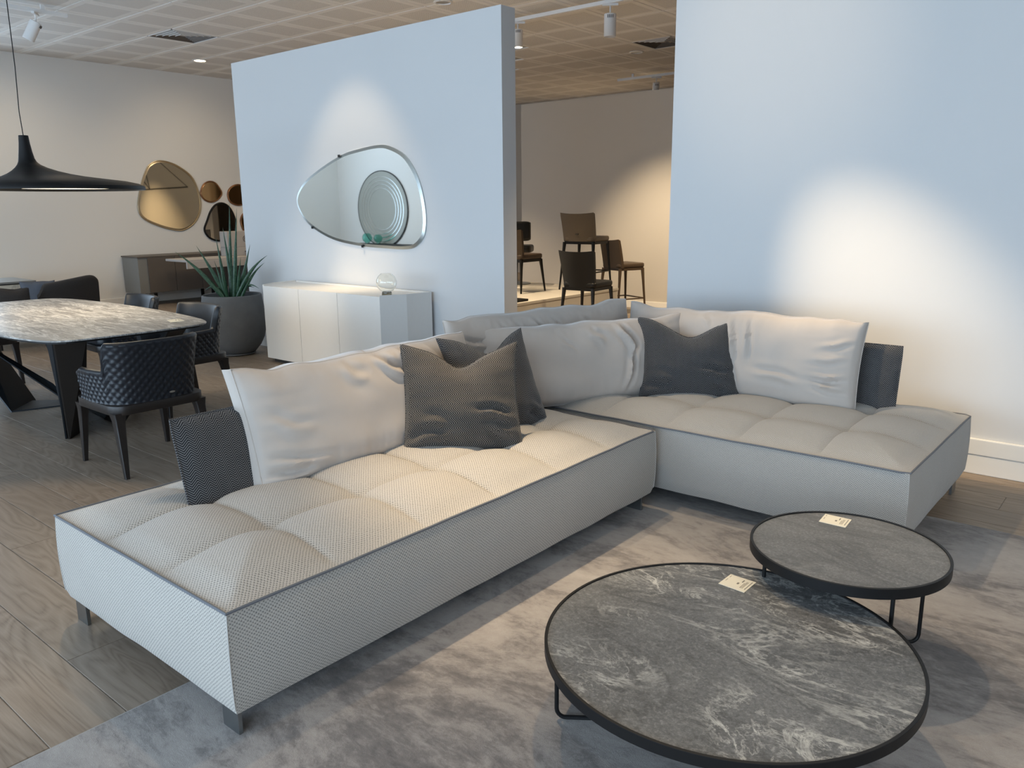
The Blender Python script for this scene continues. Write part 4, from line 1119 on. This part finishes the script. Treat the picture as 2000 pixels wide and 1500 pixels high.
MB().box(-0.2, -0.33, 0.0, 0.08, 0.31, 0.14).build('body', M['printer'], pr, smooth=False, bevel=0.006)
MB().box(0.06, -0.05, 0.06, 0.17, 0.25, 0.075).build('paper_tray', M['dark_wood'], pr, smooth=False)
lg = empty('logo', (0.052, 0.0, 0.275), 0, pr)
MB().tube([(0, 0.048 * math.cos(2 * PI * k / 24), 0.048 * math.sin(2 * PI * k / 24)) for k in range(24)], 0.004, 6, True).build('ring', M['gap'], lg)
fc = bpy.data.curves.new('letters', 'FONT'); fc.body = 'hp'; fc.size = 0.075; fc.extrude = 0.001; fc.shear = 0.3; fc.align_x = 'CENTER'; fc.align_y = 'CENTER'
ft0 = bpy.data.objects.new('letters', fc); COL.objects.link(ft0); fm = bpy.data.meshes.new_from_object(ft0); bpy.data.objects.remove(ft0)
ft = bpy.data.objects.new('letters', fm); COL.objects.link(ft); ft.parent = lg; fm.materials.clear(); fm.materials.append(M['gap']); ft.rotation_euler = (PI / 2, 0, PI / 2); ft.location = (0.002, 0.0, 0.003)

# ------------------------------------------------------------------ lounge chair and marble unit by the left wall
lc = empty('lounge_chair', (-10.0, 3.56, 0), -0.25); tag(lc, 'dark charcoal lounge seat with curved back behind the dining table', 'lounge chair')
rows = []
for i in range(31):
    u = i / 30; a = -0.15 + 1.15 * u
    cx, cy = 0.30 - 0.35 * a * a * 0.5, a * 0.56
    top = 0.755 - 0.10 * (1 - a) * 0.8 - 0.07 * abs(a) ** 14 - 0.10 * smooth01((0.0 - a) / 0.15)
    row = []
    for k in range(9): row.append((cx + 0.05 + 0.10 * (k / 8), cy, 0.30 + (top - 0.30) * k / 8))
    for k in range(1, 4): an = PI * k / 4; row.append((cx + 0.09 + 0.06 * math.cos(an), cy, top + 0.04 * math.sin(an)))
    for k in range(9): row.append((cx - 0.05 + 0.08 * (1 - k / 8), cy, top - (top - 0.30) * k / 8))
    rows.append(row)
m_ = MB().grid(rows, close_v=True); L0 = len(rows[0]); m_.f.append(tuple(range(L0))); m_.f.append(tuple(len(m_.v) - 1 - k for k in range(L0)))
m_.build('backrest', M['dark_fabric'], lc, angle=60)
MB().prism(round_rect(-0.62, -0.6, 0.34, 0.6, 0.15), 0.22, 0.42).build('seat', M['dark_fabric'], lc, bevel=0.05, seg=4)
for x in (-0.5, 0.25):
    for y in (-0.48, 0.48): MB().tube([(x, y, 0.0), (x, y, 0.23)], 0.02, 10).build('leg', M['black'], lc)
cushion('scatter_cushion', 0.40, 0.31, 0.16, M['dark_fabric'], 'dark cushion at the left end of the charcoal lounge seat', None, (-9.70, 3.16, 0.41), 1.35, 0.1, notch=0.03, ear=0.08, seed=21, p=2.2, N=(24, 20))
cushion('scatter_cushion', 0.34, 0.35, 0.13, M['shade_fabric'], 'blue cushion shape added for the shade on the lounge back', None, (-9.66, 3.42, 0.40), 1.45, 0.12, ear=0.06, seed=22, p=2.4, N=(24, 20))  # stands in for bluish shade on the curved back, no cushion there
mu = empty('marble_unit', (-11.8, 3.0, 0)); tag(mu, 'low cream marble unit at the left picture edge', 'side unit')
MB().box(-0.5, -0.9, 0.0, 0.28, 1.03, 0.575).build('body', M['marble'], mu, smooth=False, bevel=0.004)
MB().box(-0.52, -0.92, 0.59, 0.30, 1.05, 0.615).build('top', M['grey_side'], mu, smooth=False, bevel=0.004)
MB().box(-0.46, -0.86, 0.575, 0.24, 0.99, 0.59).build('shadow_gap', M['gap'], mu, smooth=False)

# ------------------------------------------------------------------ the room behind the opening
ph = empty('display_plinth', (-5.9, 7.3, 0)); tag(ph, 'long low white display plinth seen through the wall opening', 'plinth')
MB().box(-1.5, -2.0, 0.0, 0.28, 1.55, 0.42).build('body', M['plinth'], ph, smooth=False, bevel=0.003)
MB().box(-1.51, -2.01, 0.42, 0.29, 1.56, 0.45).build('top', M['plinth'], ph, smooth=False, bevel=0.003)

def stool(x, y, z, rz, seat_h, top_h, mat, legmat, label, w=0.42, foot=True, taper=0.0, tag_plate=False):
    r = empty('bar_stool', (x, y, z), rz); tag(r, label, 'stool', 'stools and chairs behind the opening')
    d = 0.42
    rows = []
    for i in range(13):
        u = -1 + 2 * i / 12; row = []
        for k in range(11):
            t = k / 10; zz = seat_h - 0.05 + (top_h - seat_h + 0.05) * t
            ww = w / 2 * (1 + taper * (t - 0.5) * 0.6)
            bow = 0.04 * u * u; ln = -0.07 * t ** 1.3
            row.append((u * ww, -d / 2 + 0.0 + bow + ln, zz - 0.015 * u * u * (t > 0.9) * -1))
        for k in range(10, -1, -1):
            t = k / 10; zz = seat_h - 0.05 + (top_h - seat_h + 0.05) * t
            ww = w / 2 * (1 + taper * (t - 0.5) * 0.6)
            bow = 0.04 * u * u; ln = -0.07 * t ** 1.3
            row.append((u * ww, -d / 2 + 0.035 + bow + ln, zz))
        rows.append(row)
    m_ = MB().grid(rows, close_v=True); L0 = len(rows[0]); m_.f.append(tuple(range(L0))); m_.f.append(tuple(len(m_.v) - 1 - k for k in range(L0)))
    m_.build('backrest', mat, r, angle=45)
    MB().prism(round_rect(-w / 2, -d / 2 + 0.01, w / 2, d / 2 + 0.03, 0.06), seat_h - 0.05, seat_h + 0.01).build('seat', mat, r, bevel=0.02, seg=3)
    MB().prism(round_rect(-w / 2 + 0.01, -d / 2 + 0.02, w / 2 - 0.01, d / 2 + 0.02, 0.04), seat_h - 0.085, seat_h - 0.05).build('apron', legmat, r, smooth=False)
    ft_ = {}
    for sx in (-1, 1):
        for sy in (-1, 1):
            p0 = Vector((sx * (w / 2 - 0.025), sy * (d / 2 - 0.02) + 0.01, seat_h - 0.06)); p1 = Vector((sx * (w / 2 + 0.015), sy * (d / 2 + 0.03), 0.0))
            MB().tube([p0, p0.lerp(p1, 0.25), p1], [0.024, 0.018, 0.011], 8).build('leg', legmat, r)
            ft_[(sx, sy)] = p0.lerp(p1, 0.62)
    if foot:
        for a, b in (((-1, -1), (-1, 1)), ((1, -1), (1, 1)), ((-1, 1), (1, 1))):
            MB().tube([ft_[a], ft_[b]], 0.009, 8).build('footrest', legmat, r)
    if tag_plate:
        MB().box(-0.02, -d / 2 - 0.026, seat_h + 0.035, 0.02, -d / 2 - 0.006, seat_h + 0.045).build('badge', M['gap'], r, smooth=False)
    return r
stool(-5.90, 8.52, 0.45, 0.1, 0.66, 0.95, M['taupe'], M['black'], 'taupe leather bar stool standing high on the plinth', 0.46, True, 0.1, True)
stool(-5.93, 9.45, 0.0, -0.35, 0.72, 1.04, M['brown'], M['brown'], 'brown leather counter stool on the floor before the lit beige wall', 0.42)
stool(-5.10, 7.40, 0.0, 0.05, 0.67, 1.01, M['black_leather'], M['black_leather'], 'black leather stool nearest in the wall opening', 0.42, False, 0.25)
stool(-6.42, 7.80, 0.45, 0.0, 0.46, 0.76, M['brown'], M['black'], 'brown chair on the plinth half hidden by the partition end', 0.44, False, 0.3)
ac = empty('swivel_chair', (-7.0, 8.38, 0.45), 0.55); tag(ac, 'black leather swivel seat top beside the partition end', 'chair', 'stools and chairs behind the opening')
cc = MB()
rows = []
for i in range(25):
    u = -1 + 2 * i / 24; row = []
    for k in range(24):
        a = 2 * PI * k / 24
        row.append((u * 0.24, 0.05 * math.copysign(abs(math.cos(a)) ** 0.5, math.cos(a)) + 0.04 * u * u + 0.005 * math.sin(u * 34), 0.72 + 0.13 * math.copysign(abs(math.sin(a)) ** 0.45, math.sin(a)) * (1 - 0.12 * u ** 10)))
    rows.append(row)
cc.grid(rows, close_v=True); cc.f.append(tuple(range(24))); cc.f.append(tuple(len(cc.v) - 1 - k for k in range(24)))
cc.build('backrest', M['black_leather'], ac, angle=60)
MB().prism(round_rect(-0.25, 0.0, 0.25, 0.42, 0.08), 0.43, 0.53).build('seat', M['black_leather'], ac, bevel=0.03, seg=3)
MB().tube([(0, 0.02, 0.48), (0, -0.01, 0.70)], 0.02, 8).build('back_stem', M['chrome'], ac)
MB().tube([(0, 0.2, 0.03), (0, 0.2, 0.44)], 0.025, 10).build('column', M['chrome'], ac)
MB().lathe([(0, 0.0), (0.22, 0.0), (0.22, 0.012), (0.03, 0.035), (0, 0.035)], 32, (0, 0.2)).build('base', M['chrome'], ac)
MB().box(-5.95, 6.3, 0.4505, -5.66, 7.05, 0.475).build('flat_tray', M['black'], None, smooth=False, bevel=0.004)
tag(bpy.data.objects['flat_tray'], 'flat black tray lying on the plinth beside the partition end', 'tray')

# ------------------------------------------------------------------ what the egg shaped mirror shows: round mirror, sideboard, vases
rm_ = empty('round_mirror', (-11.85, -0.42, 1.47)); tag(rm_, 'round mirror with concentric ribs seen in the egg shaped mirror', 'mirror')
def disc(r0, r1, y0, y1, mat, name):
    n = 72
    rows = [[(r_ * math.cos(2 * PI * k / n), y_, r_ * math.sin(2 * PI * k / n)) for k in range(n)] for r_, y_ in ((r0, y0), (r0, y1), (r1, y1), (r1, y0))]
    MB().grid(rows, close_u=True, close_v=True).build(name, mat, rm_, angle=30)
disc(0.0001, 0.70, 0.005, 0.022, M['disc'], 'disc')
for k in range(4): disc(0.38 + k * 0.07, 0.395 + k * 0.07, 0.02, 0.028, M['silver'], 'rib')
disc(0.695, 0.71, 0.004, 0.026, M['black'], 'rim')
s2 = empty('dark_sideboard', (-11.6, -0.16, 0.0)); tag(s2, 'dark sideboard seen at the bottom of the egg shaped mirror', 'sideboard')
MB().box(-0.9, -0.24, 0.05, 1.1, 0.2, 0.80).build('body', M['grey_lacquer'], s2, smooth=False, bevel=0.003)
MB().box(-0.92, -0.25, 0.80, 1.12, 0.215, 0.825).build('top', M['black'], s2, smooth=False, bevel=0.003)
MB().box(-0.8, -0.2, 0.0, 1.0, 0.15, 0.05).build('plinth', M['gap'], s2, smooth=False)
for k in range(3): MB().box(-0.9 + k * 0.667 + 0.004, 0.2, 0.06, -0.9 + (k + 1) * 0.667 - 0.004, 0.215, 0.795).build('door', M['grey_lacquer'], s2, smooth=False, bevel=0.002)
for x, y, s_, lab in ((-12.02, -0.14, 0.095, 'larger green glass vase reflected in the egg shaped mirror'), (-11.80, -0.22, 0.082, 'smaller green glass vase reflected in the egg shaped mirror')):
    g = empty('green_vase', (x, y, 0.825)); tag(g, lab, 'vase', 'green glass vases')
    prof = [(0.0, 0.03)] + [(s_ * math.cos(-1.1 + 2.1 * k / 12), 0.03 + s_ * 0.9 + s_ * math.sin(-1.1 + 2.1 * k / 12)) for k in range(13)]
    MB().lathe(prof + [(r_ - 0.004, z_) for r_, z_ in prof[:0:-1]] + [(0.0, 0.036)], 32).build('bowl', M['green_glass'], g)
    MB().lathe([(0, 0), (s_ * 0.45, 0), (s_ * 0.45, 0.03), (0, 0.03)], 24).build('foot', M['green_glass'], g)
